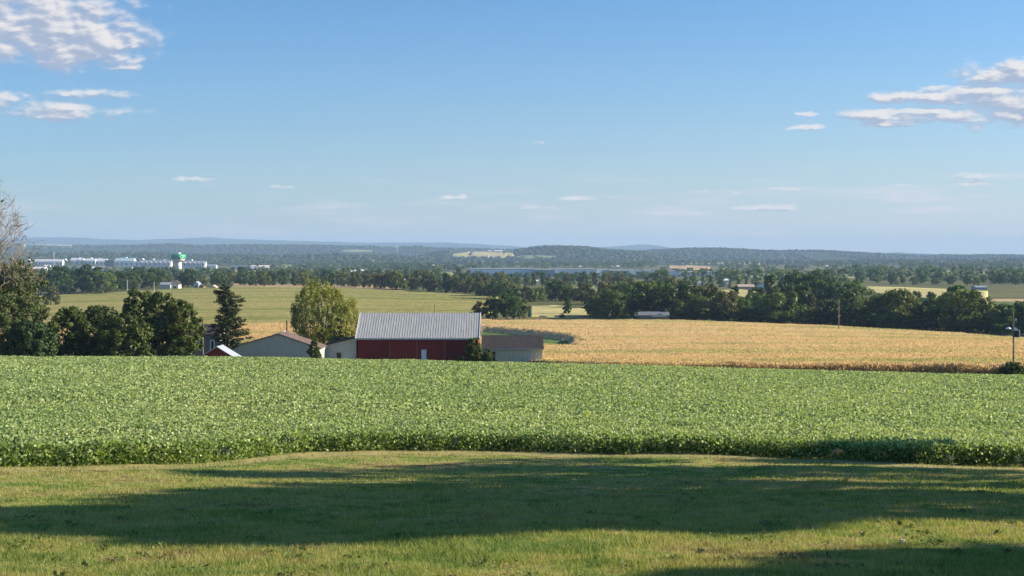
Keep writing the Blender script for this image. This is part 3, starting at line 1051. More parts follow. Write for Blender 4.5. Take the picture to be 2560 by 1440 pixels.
def belt_tree(px, Y, hpx, kn, tone, label, group, v=None, wide=1.0, parts=True):
    r = random
    H = hpx / F * Y
    x, y, z = at(px, Y)
    v = r.randrange(4 if kn in ('round', 'broad') else 2) if v is None else v
    cm, tm = tree_mesh(kn, v, tone)
    t = empty(NAME_W[kn], (x, y, z), r.random() * 6.28, label, 'tree', group)
    s = H / 10
    t.scale = (s * wide, s * wide, s)
    c = bpy.data.objects.new('crown', cm); COL.objects.link(c); c.parent = t
    k = bpy.data.objects.new('trunk', tm); COL.objects.link(k); k.parent = t
    return t


def belt(where, group, px0, px1, n, base, hgt, kinds, tones, depth=.06, jit=.5, dY=None, Y0=300, wide=1.0):
    """a row of trees; base/hgt: (px, row) polylines for the foot and the height in the view"""
    bx, by = zip(*base); hx, hy = zip(*hgt)
    items = []
    for i in range(n):
        px = px0 + (px1 - px0) * (i + .5 + (random.random() - .5) * jit * 2) / n
        py = np.interp(px, bx, by)
        Y = Yat(px, py, 0, Y0) * (1 + depth * random.random())
        items.append((px, Y))
    items.sort()
    for i, (px, Y) in enumerate(items):
        kn = random.choice(kinds); tone = random.choice(tones)
        h = np.interp(px, hx, hy) * (.72 + .5 * random.random())
        lab = f'{tone} {SHAPE_W[kn]} tree, {ORD[i]} from left {where}'
        belt_tree(px, Y, h, kn, tone, lab, group, wide=wide * (.85 + .35 * random.random()))


RB = ['round', 'round', 'broad', 'broad', 'tall']
# the long treeline behind the tan corn, right half
belt('in treeline between low grey house and wooden pole', 'treeline behind the tan cornfield', 1700, 2090, 17, [(1500, 797), (1700, 798), (1850, 803), (2100, 813)], [(1690, 80), (1800, 76), (1950, 74), (2100, 78)], RB, ['dark green', 'dark green', 'mid green', 'brownish'], .07)
belt('in treeline to the right of the wooden pole', 'treeline behind the tan cornfield', 2110, 2480, 17, [(2100, 813), (2300, 823), (2480, 833)], [(2100, 82), (2200, 76), (2250, 86), (2330, 64), (2400, 104), (2480, 80)], RB, ['dark green', 'mid green', 'mid green', 'olive green', 'brownish'], .06)
belt('behind white lamp at the right end of corn', 'treeline behind the tan cornfield', 2480, 2680, 7, [(2480, 833), (2700, 845)], [(2480, 75), (2540, 110), (2700, 100)], RB, ['dark green', 'mid green'], .06)
belt('of the second row above the treeline', 'second row above the treeline', 1720, 2440, 18, [(1700, 775), (2440, 790)], [(1700, 70), (1900, 66), (2000, 82), (2060, 80), (2120, 70), (2200, 52), (2440, 48)], RB, ['dark green', 'mid green', 'brownish'], .1)
# left of it: looser groups in the middle
belt('around low grey house at corn edge', 'trees around the low grey house', 1470, 1720, 9, [(1440, 798), (1720, 797)], [(1470, 45), (1500, 62), (1560, 70), (1640, 88), (1720, 70)], ['round', 'broad'], ['dark green', 'mid green', 'olive green'], .05)
belt_tree(1268, Yat(1268, 799, 0, 420), 72, 'broad', 'dark green', 'large dark broad tree right behind the barn roof end', 'clump behind the barn roof', v=1)
belt_tree(1232, Yat(1232, 799, 0, 420), 56, 'round', 'dark green', 'dark rounded tree second in clump behind barn', 'clump behind the barn roof')
belt_tree(1198, Yat(1198, 797, 0, 420), 44, 'round', 'brownish', 'small brownish tree at left of clump behind barn', 'clump behind the barn roof')
belt_tree(1300, Yat(1300, 798, 0, 420), 58, 'round', 'mid green', 'mid green tree at right of clump behind barn', 'clump behind the barn roof')
belt_tree(1418, Yat(1418, 786, 0, 420), 44, 'tall', 'dark green', 'narrow dark tree standing alone on the pale pasture', 'trees on the pale pasture')
belt_tree(1494, Yat(1494, 797, 0, 420), 52, 'round', 'mid green', 'rounded green tree at left of low grey house', 'trees around the low grey house')
belt_tree(1405, Yat(1405, 797, 0, 420), 14, 'round', 'brownish', 'low brownish bush at edge of tan corn', 'trees on the pale pasture', wide=1.3)
belt_tree(1545, Yat(1545, 798, 0, 420), 34, 'round', 'dark green', 'dark ball shaped tree beside low grey house', 'trees around the low grey house')
belt_tree(1698, Yat(1698, 799, 0, 420), 52, 'round', 'olive green', 'isolated olive tree on thin trunk at corn edge', 'trees around the low grey house')
belt_tree(2048, Yat(2048, 730, 0, 600), 58, 'broad', 'dark green', 'largest dark tree rising above the right treeline', 'tall trees above the treeline', wide=1.2)
belt_tree(2078, Yat(2078, 735, 0, 600), 46, 'broad', 'dark green', 'dark tree leaning on largest dark tree at right', 'tall trees above the treeline')
belt_tree(2400, Yat(2400, 820, 0, 420), 108, 'tall', 'mid green', 'tall forked tree standing above the right treeline', 'tall trees above the treeline', wide=1.4)
belt('in middle belt right behind the barn roof', 'middle belt behind the barn', 1190, 1480, 20, [(1190, 752), (1330, 758), (1480, 765)], [(1190, 40), (1480, 48)], RB, ['mid green', 'olive green', 'dark green', 'brownish'], .12, Y0=400)
belt('in middle belt left of the brownish oaks', 'middle belt before the white warehouse', 1480, 1700, 14, [(1480, 775), (1700, 770)], [(1480, 52), (1580, 66), (1700, 55)], RB, ['mid green', 'brownish', 'dark green'], .12, Y0=400)
belt('of upper belt below the white warehouse', 'upper belt below the warehouse', 1110, 1660, 26, [(1110, 722), (1400, 716), (1660, 722)], [(1110, 36), (1400, 30), (1660, 36)], RB, ['mid green', 'dark green', 'olive green', 'brownish'], .10, Y0=600)
belt('of low bushes under right treeline, left stretch', 'low bushes under the treeline', 1700, 2090, 16, [(1500, 796), (1700, 799), (1850, 804), (2100, 814)], [(1690, 30), (2100, 34)], ['round'], ['dark green', 'mid green'], .01, wide=1.9)
belt('of low bushes under right treeline, right stretch', 'low bushes under the treeline', 2100, 2640, 22, [(2100, 814), (2300, 824), (2640, 842)], [(2090, 34), (2640, 34)], ['round'], ['dark green', 'mid green'], .01, wide=1.9)
# far edge of the green field
belt('in dark grove beyond the left green field', 'grove beyond the left field', 110, 310, 10, [(100, 738), (250, 735), (330, 728)], [(100, 52), (150, 68), (230, 66), (300, 50)], ['round', 'broad'], ['dark green', 'dark green', 'mid green'], .06, Y0=600, wide=1.1)
belt('of field edge trees left of the pine', 'trees along the far edge of the field', 300, 560, 13, [(300, 729), (400, 722), (560, 717)], [(300, 46), (560, 34)], RB, ['dark green', 'mid green', 'olive green'], .08, Y0=600)
belt('of field edge trees between pine and willow', 'trees along the far edge of the field', 560, 860, 18, [(560, 717), (860, 719)], [(560, 34), (860, 36)], RB, ['dark green', 'mid green', 'olive green'], .10, Y0=600)
belt('of field edge trees above the barn roof', 'trees along the far edge of the field', 860, 1220, 25, [(860, 719), (1000, 726), (1220, 742)], [(860, 38), (1100, 44), (1220, 38)], RB, ['dark green', 'mid green', 'olive green', 'brownish'], .07, Y0=600)
belt('of row behind the field edge trees, left', 'row behind the field edge trees', 120, 640, 22, [(120, 706), (640, 702)], [(120, 32), (640, 28)], RB, ['mid green', 'olive green', 'dark green'], .1, Y0=800)
belt('of row behind the field edge trees, right', 'row behind the field edge trees', 640, 1180, 22, [(640, 702), (1180, 704)], [(640, 28), (1180, 30)], RB, ['mid green', 'olive green', 'dark green'], .1, Y0=800)
belt('of row above the pale stubble field, right', 'row above the stubble field', 2100, 2600, 20, [(2100, 712), (2600, 716)], [(2100, 26), (2300, 24), (2600, 30)], RB, ['dark green', 'mid green'], .1, Y0=900)
belt('among the houses right of the warehouse', 'trees among the houses', 1640, 2040, 18, [(1640, 722), (2040, 722)], [(1640, 34), (1800, 22), (2040, 34)], ['round', 'tall', 'cone'], ['dark green', 'mid green'], .1, Y0=700)
belt_tree(126, Yat(126, 765, 0, 420), 54, 'round', 'brownish', 'brownish rounded tree at left end of green field', 'trees along the far edge of the field')
belt_tree(2180, Yat(2300, 740, 0, 700), 16, 'round', 'dark green', 'small dark tree alone in the pale stubble field', 'tall trees above the treeline')


# far woodland: thousands of crowns, nobody could count them
def woodland():
    r = np.random.default_rng(77)
    lib = []
    for v in range(5):
        R = 4.6
        cl = crown_clumps(r, 'round' if v < 4 else 'cone', 10, R, 9, .05)
        cl = [(a, b, c, d * 1.5, e * 1.5) for a, b, c, d, e in cl]
        lib.append(crown_quads(r, cl, 12, 1.05).reshape(-1, 4, 3))
    bank = {k: [] for k in ('dark green', 'mid green', 'olive green')}

    def put(X, Y, H, wd=1.0):
        Z = ground_z(X, Y)
        tone = r.random(len(X))
        for i in range(len(X)):
            q = lib[r.integers(5)]
            a = r.random() * 6.28
            ca, sa_ = math.cos(a), math.sin(a)
            s = H[i] / 10
            p = q * s
            p2 = np.stack([(p[..., 0] * ca - p[..., 1] * sa_) * wd + X[i], (p[..., 0] * sa_ + p[..., 1] * ca) * wd + Y[i], p[..., 2] + Z[i]], -1)
            bank['dark green' if tone[i] < .5 else 'mid green' if tone[i] < .82 else 'olive green'].append(p2)
    # strips: px range, row of the foot (left, right), number, tree height in m, spread in distance
    for (a, b, pl, pr, n, h, sp) in [
            (-60, 600, 694, 692, 110, 11, .10), (-60, 170, 674, 674, 40, 10, .03), (160, 520, 676, 678, 46, 9, .02), (150, 200, 664, 662, 25, 14, .02), (-60, 300, 655, 650, 160, 14, .12), (250, 480, 649, 650, 90, 14, .06), (480, 860, 668, 660, 160, 13, .16),
            (500, 1100, 690, 690, 150, 11, .1), (620, 1100, 678, 668, 200, 12, .2), (860, 1090, 668, 678, 220, 14, .35), (1040, 1200, 676, 678, 70, 13, .2),
            (1150, 1640, 700, 698, 150, 9, .07), (1160, 1640, 668, 668, 330, 12, .28), (1300, 1900, 662, 664, 330, 13, .3), (1580, 2100, 688, 690, 130, 10, .2),
            (1640, 2700, 700, 704, 160, 12, .15), (1800, 2200, 676, 674, 120, 11, .35), (2120, 2700, 690, 690, 220, 13, .22), (2130, 2230, 682, 682, 60, 13, .06), (2250, 2700, 671, 672, 260, 13, .3),
            (2000, 2700, 664, 664, 240, 14, .25), (900, 1400, 655, 655, 200, 14, .3), (-60, 900, 652, 652, 380, 14, .35), (2480, 2700, 707, 708, 60, 12, .1)]:
        px = a + (b - a) * r.random(n)
        py = pl + (pr - pl) * (px - a) / (b - a)
        Y = np.array([Yat(p, q_, 0, 1100) for p, q_ in zip(px, py)]) * (1 + sp * (r.random(n) - .3))
        keep = fbm(px / 30, Y / 200, 8, 2) > .36
        pyy = 640 - ground_z((px - 1280) / F * Y, Y) / Y * F
        keep &= ~((px > 1120) & (px < 1292) & (pyy > 626) & (pyy < 650))
        px, Y = px[keep], Y[keep]
        put((px - 1280) / F * Y, Y, h * (.6 + .7 * r.random(len(px))), 1.15)
    for tone, lst in bank.items():
        me = quad_mesh('woodland', np.concatenate(lst).reshape(-1, 3))
        me.materials.append(M['leaf_' + tone])
        tag(link_mesh('woodland', me, None), f'{tone} trees of the distant valley woods beyond the town and warehouse', 'woodland', kind='stuff')
        print('woodland', tone, len(me.polygons))


woodland()


def hill_forest():
    """canopy of the wooded ridges"""
    r = np.random.default_rng(3)
    ico = []
    ph = (1 + 5 ** .5) / 2
    V = np.array([(-1, ph, 0), (1, ph, 0), (-1, -ph, 0), (1, -ph, 0), (0, -1, ph), (0, 1, ph), (0, -1, -ph), (0, 1, -ph), (ph, 0, -1), (ph, 0, 1), (-ph, 0, -1), (-ph, 0, 1)])
    V /= np.linalg.norm(V[0])
    T = np.array([(0, 11, 5), (0, 5, 1), (0, 1, 7), (0, 7, 10), (0, 10, 11), (1, 5, 9), (5, 11, 4), (11, 10, 2), (10, 7, 6), (7, 1, 8), (3, 9, 4), (3, 4, 2), (3, 2, 6), (3, 6, 8), (3, 8, 9), (4, 9, 5), (2, 4, 11), (6, 2, 10), (8, 6, 7), (9, 8, 1)])
    X, Y, H = [], [], []
    for Yr, w, rp, rz in RID[1:]:
        n = 9000
        y = Yr - w + (w * 1.12) * r.random(n) ** .8
        u = (r.random(n) * 2 - 1) * .43
        X.append(u * y); Y.append(y); H.append(7 + 6 * r.random(n))
    X, Y, H = map(np.concatenate, (X, Y, H))
    px = X / Y * F + 1280
    z = ground_z(X, Y)
    py = 640 - z / Y * F
    keep = (z > -27) & (fbm(X / 260, Y / 260, 15, 3) > .40)
    for (a, b, c, d) in ((1125, 1288, 627, 646), (1285, 1395, 637, 649), (850, 932, 623, 631), (50, 185, 610, 620)):
        keep &= ~((px > a) & (px < b) & (py > c) & (py < d))
    X, Y, H, z = X[keep], Y[keep], H[keep], z[keep]
    n = len(X)
    sx = H * (.75 + .3 * r.random(n)) * 1.1
    jit = 1 + (r.random((n, 12, 1)) - .5) * .5
    P = V[None] * jit * np.stack([sx, sx, H * .75], -1)[:, None]
    P = P + np.stack([X, Y, z + H * .3], -1)[:, None]
    Fc = (T[None] + (np.arange(n) * 12)[:, None, None]).reshape(-1)
    me = raw_mesh('hill_forest', P.reshape(-1, 3), Fc, 3)
    print('hill crowns', n)
    tag(link_mesh('hill_forest', me, M['canopy']), 'dense blue green forest covering the distant ridges', 'forest', kind='stuff')


M['canopy'] = leaf_mat('distant_canopy', [(.02, .04, .014), (.04, .065, .022), (.065, .095, .035)], .1, .8, .1)
hill_forest()
#PART2
# ------------------------------------------------------------------ farmstead
M['grey_sheet'] = plain_mat('dull_grey_roofing', (.20, .21, .23), .7, var=.15)
def X(px, Y): return (px - 1280) / F * Y
def Z(py, Y): return (640 - py) / F * Y


def gable_roof(name, mat, parent, x0, x1, yf, yb, ze, zr, over=.4, th=.14, ribs=0.0):
    """ridge along x; yf/yb eave lines; returns the roof object (two slopes, one mesh)"""
    ym = (yf + yb) / 2
    mb = MB()
    mb.prism([(yf, ze), (ym, zr), (yb, ze), (yb, ze + th), (ym, zr + th), (yf, ze + th)], 'x', x0 - over, x1 + over)
    if ribs:
        n = int((x1 - x0 + 2 * over) / ribs)
        for i in range(n + 1):
            x = x0 - over + .03 + (x1 - x0 + 2 * over - .1) * i / n
            for (ya, yb_) in ((yf, ym), (yb, ym)):
                mb.add([(x, ya, ze + th + .002), (x + .13, ya, ze + th + .002), (x + .13, yb_, zr + th + .002), (x, yb_, zr + th + .002),
                        (x + .01, ya, ze + th + .03), (x + .12, ya, ze + th + .03), (x + .12, yb_, zr + th + .03), (x + .01, yb_, zr + th + .03)],
                       [(0, 1, 5, 4), (1, 2, 6, 5), (3, 0, 4, 7), (4, 5, 6, 7)])
    return mb.build(name, mat, parent)


def barn():
    Yw = 239.6
    cx = X(1043.5, 238.8)
    g = gz(cx, Yw) - .5
    t = empty('red_barn', (cx, Yw, g), 0, 'large red barn with ribbed grey metal roof and white side door', 'barn')
    hw, dep = 10.55, 13.4
    ze, zr = Z(846, 238.8) - g - .1, Z(782.5, 246.3) - g - .1
    MB().prism([(0, 0), (dep, 0), (dep, ze + .35), (dep / 2, zr - .1), (0, ze + .35)], 'x', -hw, hw).build('wall', M['red_paint'], t)
    rf = gable_roof('roof', M['barn_roof'], t, -hw, hw, -.75, dep + .75, ze, zr, .3, .12, .45)
    ym = dep / 2
    for sx in (-1, 1):
        xa = sx * (hw + .30); xb = sx * (hw + .42)
        MB().prism([(-.8, ze - .18), (ym, zr - .18), (dep + .8, ze - .18), (dep + .8, ze + .2), (ym, zr + .2), (-.8, ze + .2)], 'x', min(xa, xb), max(xa, xb)).build('rake_board', M['white_trim'], rf)
    MB().box(-hw - .3, hw + .3, -.84, -.755, ze - .16, ze + .12).build('eave_board', M['steel'], rf)
    mb = MB()
    for i in range(3):
        mb.tube((-8 + 8 * i, ym, zr + .1), (-8 + 8 * i, ym, zr + .9), .025, .012, 5)
    mb.build('lightning_rods', M['steel'], rf)

    def lx(px): return X(px, Yw) - cx
    for a, b in ((975.5, 1041), (1043, 1111.5)):
        d = MB().box(lx(a), lx(b), -.10, -.004, .3, ze - .45)
        n = 6
        dd = d.build('sliding_door', M['red_door'], t)
        q = MB()
        for k in range(1, n):
            x = lx(a) + (lx(b) - lx(a)) * k / n
            q.box(x - .025, x + .025, -.115, -.101, .32, ze - .47)
        q.build('batten', M['red_paint'], dd)
    for px in (974.5, 1042, 1112.5):
        MB().box(lx(px) - .09, lx(px) + .09, -.17, -.12, .2, ze - .35).build('door_post', M['track'], t)
    MB().box(lx(970), lx(1117), -.19, -.03, ze - .44, ze - .3).build('door_rail', M['red_paint'], t)
    dz = Z(874, Yw) - g
    dw = MB().box(lx(1053.5), lx(1066), -.20, -.12, dz - 2.25, dz).build('side_door', M['door_white'], t)
    MB().box(lx(1054.5), lx(1055.3), -.24, -.205, dz - 1.25, dz - 1.05).build('handle', M['steel'], dw)
    # boards on the wall
    q = MB()
    x = -hw + .35
    while x < hw - .2:
        if not (lx(973) < x < lx(1114)):
            q.box(x - .02, x + .02, -.022, -.002, .1, ze + .1)
        x += .42
    q.build('wall_battens', M['red_paint'], t)


barn()


def annex():
    Yw = 236.5
    x0, x1 = X(1200, Yw) + .3, X(1356, Yw)
    cx = (x0 + x1) / 2; hw = (x1 - x0) / 2
    g = gz(cx, Yw) - .4
    t = empty('grey_shed', (cx, Yw, g), 0, 'low grey board shed with dark roof at right end of red barn', 'shed')
    ze, zr = Z(872, Yw) - g, Z(839.5, 242) - g
    dep = 9.5
    MB().prism([(0, 0), (dep, 0), (dep, ze + .3), (5.6, zr - .1), (0, ze)], 'x', -hw, hw).build('wall', M['shed_wall'], t)
    q = MB()
    q.prism([(-.4, ze - .06), (5.6, zr), (dep + .3, ze + .1), (dep + .3, ze + .22), (5.6, zr + .12), (-.4, ze + .06)], 'x', -hw - .1, hw + .25)
    r = q.build('roof', M['shed_roof'], t)
    MB().box(-hw - .05, hw + .2, -.47, -.405, ze - .14, ze + .05).build('eave_board', M['steel'], r)
    q = MB()
    x = X(1240, Yw) - cx
    while x < hw - .1:
        q.box(x - .035, x + .035, -.045, -.002, .1, ze - .1); x += .55
    q.build('batten', M['shed_wall'], t)
    MB().box(X(1313, Yw) - cx, X(1315, Yw) - cx, -.09, -.05, .1, ze - .1).build('post', M['white_wall'], t)
    MB().box(x0 - cx + .3, X(1238, Yw) - cx, -.03, -.002, .2, ze - .5).build('bay_shade', M['dark_roof'], t)  # dark sheet on the wall painting the shade of an opening


annex()


def lean_to():
    Yw = 240.6
    x0, x1 = X(812, Yw), X(891, Yw)
    cx = (x0 + x1) / 2
    g = gz(cx, Yw) - .4
    t = empty('lean_to_shed', (cx, Yw, g), 0, 'pale lean-to shed with sloping dark roof at left end of red barn', 'shed')
    za, zb = Z(864, Yw) - g, Z(845, Yw) - g
    a, b = x0 - cx, x1 - cx
    MB().prism([(a, 0), (b, 0), (b, zb), (a, za)], 'y', 0, 9).build('wall', M['lean_wall'], t)
    MB().prism([(a - .35, za - .06), (b, zb + .02), (b, zb + .2), (a - .35, za + .12)], 'y', -.3, 9.3).build('roof', M['dark_roof'], t)
    MB().box(b - 1.9, b - .75, -.04, -.002, .3, 2.6).build('door', M['white_wall'], t)
    MB().box(b - 3.5, b - 2.7, -.04, -.002, 2.0, 2.9).build('window', M['glass'], t)


lean_to()


def teal_shed():
    Yw = 232.0
    x0, x1 = X(584, Yw), X(799, Yw)
    ax = X(697, Yw)
    g = gz(ax, Yw) - .4
    t = empty('grey_green_shed', (ax, Yw, g), 0, 'wide grey green gable shed with brown roof between pine and red barn', 'shed')
    za, zl, zr = Z(836, Yw) - g, Z(868, Yw) - g, Z(871, Yw) - g
    a, b, D = x0 - ax, x1 - ax, 7.2
    MB().prism([(a, 0), (b, 0), (b, zr), (0, za), (a, zl)], 'y', 0, D).build('wall', M['teal_wall'], t)
    rf = MB().prism([(a - .3, zl - .08), (0, za + .02), (b + .3, zr - .1), (b + .3, zr + .04), (0, za + .16), (a - .3, zl + .06)], 'y', -.25, D + .25).build('roof', M['brown_roof'], t)
    s = (za - zl) / -a
    MB().prism([(-1.9, za + .2 - 1.9 * s), (-.05, za + .2 - .05 * s), (-.05, za + .28 - .05 * s), (-1.9, za + .28 - 1.9 * s)], 'y', D - 2.0, D + .2).build('ridge_highlight', M['white_trim'], rf)  # raised white strip standing in for the grazing highlight on this slope
    q = MB()
    for k in range(9):
        z = .6 + k * .42
        xa = max(a, a if z < zl else -(za - z) / (za - zl) * -a) + .05
        xb = (b if z < zr else (za - z) / (za - zr) * b) - .05
        if z < za - .3: q.box(xa, xb, -.018, -.002, z, z + .035)
    q.build('siding_lines', M['teal_wall'], t)


teal_shed()


def red_shed():
    Yw = 212.0
    ax = X(542, Yw); g = gz(ax, Yw) - .3
    t = empty('small_red_shed', (ax, Yw, g), 0, 'small dark red shed with bright metal roof in front of grey house', 'shed')
    za = Z(867.5, Yw) - g
    hw = 2.9; ze = za - hw * .60; D = 4.2
    MB().prism([(-hw, 0), (hw, 0), (hw, ze), (0, za), (-hw, ze)], 'y', 0, D).build('wall', M['red_paint'], t)
    MB().prism([(-hw - .25, ze - .2), (0, za), (hw + .25, ze - .2), (hw + .25, ze - .1), (0, za + .1), (-hw - .25, ze - .1)], 'y', -.15, D + .2).build('roof', M['metal_bright'], t)


red_shed()


def house():
    Yw = 244.0
    x0, x1 = X(470, Yw), X(546, Yw)
    cx = (x0 + x1) / 2; hw = (x1 - x0) / 2; g = gz(cx, Yw) - .3
    t = empty('grey_house', (cx, Yw, g), 0, 'two storey house with dark roof and sunlit cream side wall behind pine', 'house')
    ze, zr = Z(836, Yw) - g, Z(812, Yw + 4.5) - g
    D = 9
    MB().prism([(0, 0), (D, 0), (D, ze), (D / 2, zr - .1), (0, ze)], 'x', -hw, hw).build('wall', M['house_wall'], t)
    gable_roof('roof', M['dark_roof'], t, -hw, hw, -.4, D + .4, ze - .1, zr, .3, .14)
    MB().prism([(.05, .1), (D - .05, .1), (D - .05, ze), (D / 2, zr - .2), (.05, ze)], 'x', hw + .002, hw + .06).build('lit_side_wall', M['lit_cream_wall'], t)
    for (pa, pb, ya, yb) in ((527, 535, 852, 875), (500, 507, 852, 875), (527, 535, 884, 905)):
        xa, xb = X(pa, Yw) - cx, X(pb, Yw) - cx
        za, zb = Z(yb, Yw) - g, Z(ya, Yw) - g
        if za < .3: za = .3
        w = MB().box(xa - .12, xb + .12, -.07, -.002, za - .12, zb + .12).build('window', M['white_trim'], t)
        MB().box(xa + .06, xb - .06, -.085, -.072, za + .05, zb - .05).build('pane', M['glass'], w)


house()


def low_house():
    Y = Yat(1633, 803, 0, 420)
    Yw = Y - 4
    x0, x1 = X(1598, Yw), X(1672, Yw); cx = (x0 + x1) / 2; hw = (x1 - x0) / 2; g = gz(cx, Yw) - .2
    t = empty('low_grey_house', (cx, Yw, g), 0, 'low grey roofed house with two chimneys at edge of tan cornfield', 'house')
    ze, zr = max(2.6, Z(798, Yw) - g), Z(787.5, Yw) - g
    zr = max(zr, ze + 1.2)
    MB().prism([(0, 0), (8, 0), (8, ze), (4, zr), (0, ze)], 'x', -hw, hw).build('wall', M['house_wall'], t)
    rf = gable_roof('roof', M['grey_sheet'], t, -hw, hw, -.4, 8.4, ze, zr + .1, .4, .15)
    for s in (-1, 1):
        MB().box(s * (hw - .6) - .35, s * (hw - .6) + .35, 3.6, 4.5, zr - .3, zr + 1.0).build('chimney', M['house_wall'], rf)
    MB().prism([(-1.5, ze - .5), (2.5, zr - .1), (hw - .5, ze - .5)], 'y', -.9, -.45).build('porch_gable', M['shed_wall'], t)


low_house()

# ------------------------------------------------------------------ poles
def pole(px, pt, pb, Y, r, label, group='utility poles', name='utility_pole', arm=True, mat='wood_pole', lean=0.0):
    x, y, z = at(px, Y)
    top = Z(pt, Y) - z
    t = empty(name, (x, y, z), 0, label, 'pole', group)
    MB().tube((0, 0, -.5), (lean, 0, top), r, r * .7, 8).build('post', M[mat], t)
    if arm:
        MB().box(-.9, .9, -.06, .06, top - .7, top - .55).build('crossarm', M[mat], t)
    return t


pole(507, 797, 890, 234, .16, 'bare wooden pole in front of the grey house left of pine', arm=False)
pole(717, 801, 840, 258, .15, 'short dark wooden pole behind the grey green shed roof', arm=False)
pole(1084, 760, 790, 300, .10, 'thin pale pole standing behind the red barn roof ridge', arm=False, lean=.25)
pole(2097, 748, 813, 440, .17, 'wooden pole standing before the right treeline at corn edge', arm=False)
for (a, b, c, txt) in ((318, 700, 726, 'pale pole before the dark grove, left of the house'), (385, 705, 728, 'pale pole at field edge above the dark farm trees'),
                       (700, 672, 696, 'tall thin pole right of the tan roofed hall'), (727, 683, 698, 'short thin pole among trees above the willow'),
                       (842, 670, 700, 'tall thin pole left of the white roofed halls'), (1247, 722, 740, 'pale pole at right end of the green field')):
    pole(a, b, c, Yat(a, c + 4, 0, 900), .32, txt, 'distant poles', arm=False, mat='steel')


def lamp_pole():
    Y = 214.5
    x, y, z = at(2534, Y)
    top = Z(782, Y) - z
    t = empty('lamp_pole', (x, y, z), 0, 'tall grey pole with white lamp and meter box beside the bush', 'pole')
    MB().tube((0, 0, -.5), (-.05, 0, top), .16, .10, 8).build('post', M['wood_pole'], t)
    zl = Z(820, Y) - z
    a = MB().tube((0, 0, zl - .3), (-.55, -.1, zl + .05), .03, .03, 6).build('lamp_arm', M['steel'], t)
    MB().lathe([(.05, .18), (.22, .10), (.42, -.12), (.40, -.16)], 16, (-.85, -.1, zl)).build('lamp_shade', M['lamp_white'], a, True)
    i = MB().tube((0, 0, Z(806, Y) - z), (.35, 0, Z(800, Y) - z), .04, .04, 6).tube((.35, 0, Z(800, Y) - z), (.35, 0, Z(796, Y) - z), .10, .08, 8).build('insulator', M['steel'], t)
    b0, b1 = Z(843, Y) - z, Z(826, Y) - z
    b = MB().box(.06, .72, -.35, .35, b0, b1).build('meter_box', M['dark_roof'], t)
    MB().box(.722, .90, -.36, .36, b0 - .02, b1 + .04).build('lit_box_side', M['white_trim'], b)  # white face paints the sunlight on the right side of the dark box
    MB().prism([(-.1, b1 + .01), (.75, b1 + .01), (.28, b1 + .45)], 'y', -.36, .36).build('box_roof', M['white_trim'], b)


lamp_pole()

# ------------------------------------------------------------------ trees of the farmstead
M['near_dark'] = leaf_mat('dark_maple_leaves', [(.022, .045, .010), (.042, .076, .014), (.085, .115, .022), (.17, .18, .045)], .3, .5, .25)
M['near_olive'] = leaf_mat('olive_leaves', [(.04, .065, .012), (.08, .11, .02), (.14, .16, .035)], .35, .5, .25)
M['near_yellow'] = leaf_mat('yellowing_leaves', [(.13, .15, .026), (.21, .235, .042), (.31, .32, .07), (.38, .36, .10)], .35, .5, .2)
M['pine'] = leaf_mat('pine_needles', [(.03, .05, .018), (.068, .085, .032), (.13, .135, .055)], .15, .6, .2)
M['fir'] = leaf_mat('evergreen_needles', [(.02, .045, .014), (.045, .085, .024), (.09, .13, .04)], .2, .6, .2)
M['brown_leaf'] = leaf_mat('withered_leaves', [(.06, .095, .028), (.11, .145, .045), (.16, .185, .07), (.075, .13, .035)], .2, .7, .1)


def near_tree(name, px, Y, top, hwpx, mat, label, kind='round', nc=150, per=70, leaf=.2, z0=.06, cat='tree', group=None, seed=1, tr=None, droop=1.0, cr=None):
    x, y, z = at(px, Y)
    H = Z(top, Y) - z
    R = hwpx / F * Y
    r = np.random.default_rng(seed)
    t = empty(name, (x, y, z), 0, label, cat, group)
    cl = crown_clumps(r, kind, H, R, nc, z0)
    k = .62 if cr is None else cr
    cl = [(a, b, c, d * k, e * k * droop) for a, b, c, d, e in cl]
    inner = [(r.normal() * R * .22, r.normal() * R * .22, H * (.25 + .45 * r.random()), R * .35, H * .14) for _ in range(10)]
    q = crown_quads(r, cl + inner, per, leaf)
    me = quad_mesh('crown', q); me.materials.append(mat)
    link_mesh('crown', me, None, t)
    trunk_mb(r, H, R, cl, tr or H * .025, nl=16).build('trunk', M['bark'], t)
    return t


near_tree('dark_maple', 172, 208, 762, 70, M['near_dark'], 'dark maple at left end of the dark farm tree group', seed=11, group='dark farm trees', z0=.02)
near_tree('dark_maple', 248, 214, 757, 72, M['near_dark'], 'dark low maple second from left in farm tree group', seed=12, group='dark farm trees', z0=.02)
near_tree('dark_maple', 348, 222, 718, 66, M['near_dark'], 'tallest dark maple in middle of the farm tree group', 'tall', seed=13, group='dark farm trees', nc=170, z0=.02)
near_tree('dark_maple', 404, 216, 724, 64, M['near_dark'], 'dark maple right of the tallest farm tree', seed=14, group='dark farm trees', z0=.02)
near_tree('dark_maple', 300, 206, 780, 78, M['near_dark'], 'low dark maple in front of the tallest farm tree', seed=17, group='dark farm trees', z0=.0)
near_tree('olive_maple', 447, 212, 745, 62, M['near_olive'], 'sunlit olive green maple at right end of farm tree group', seed=15, group='dark farm trees', z0=.02)
near_tree('green_bush', 70, 196, 795, 70, M['fir'], 'rounded green evergreen beneath the bare tree at far left', seed=16, z0=.0, nc=170)
near_tree('green_bush', 30, 200, 790, 46, M['brown_leaf'], 'withered brownish thicket under bare branches at far left', 'tall', seed=26, z0=.0, nc=120, leaf=.16)
near_tree('dark_bush', 785, 222, 848, 27, M['near_dark'], 'dark spiky bush between grey green shed and lean-to', 'cone', seed=18, z0=.0, nc=60, cat='bush', leaf=.15)
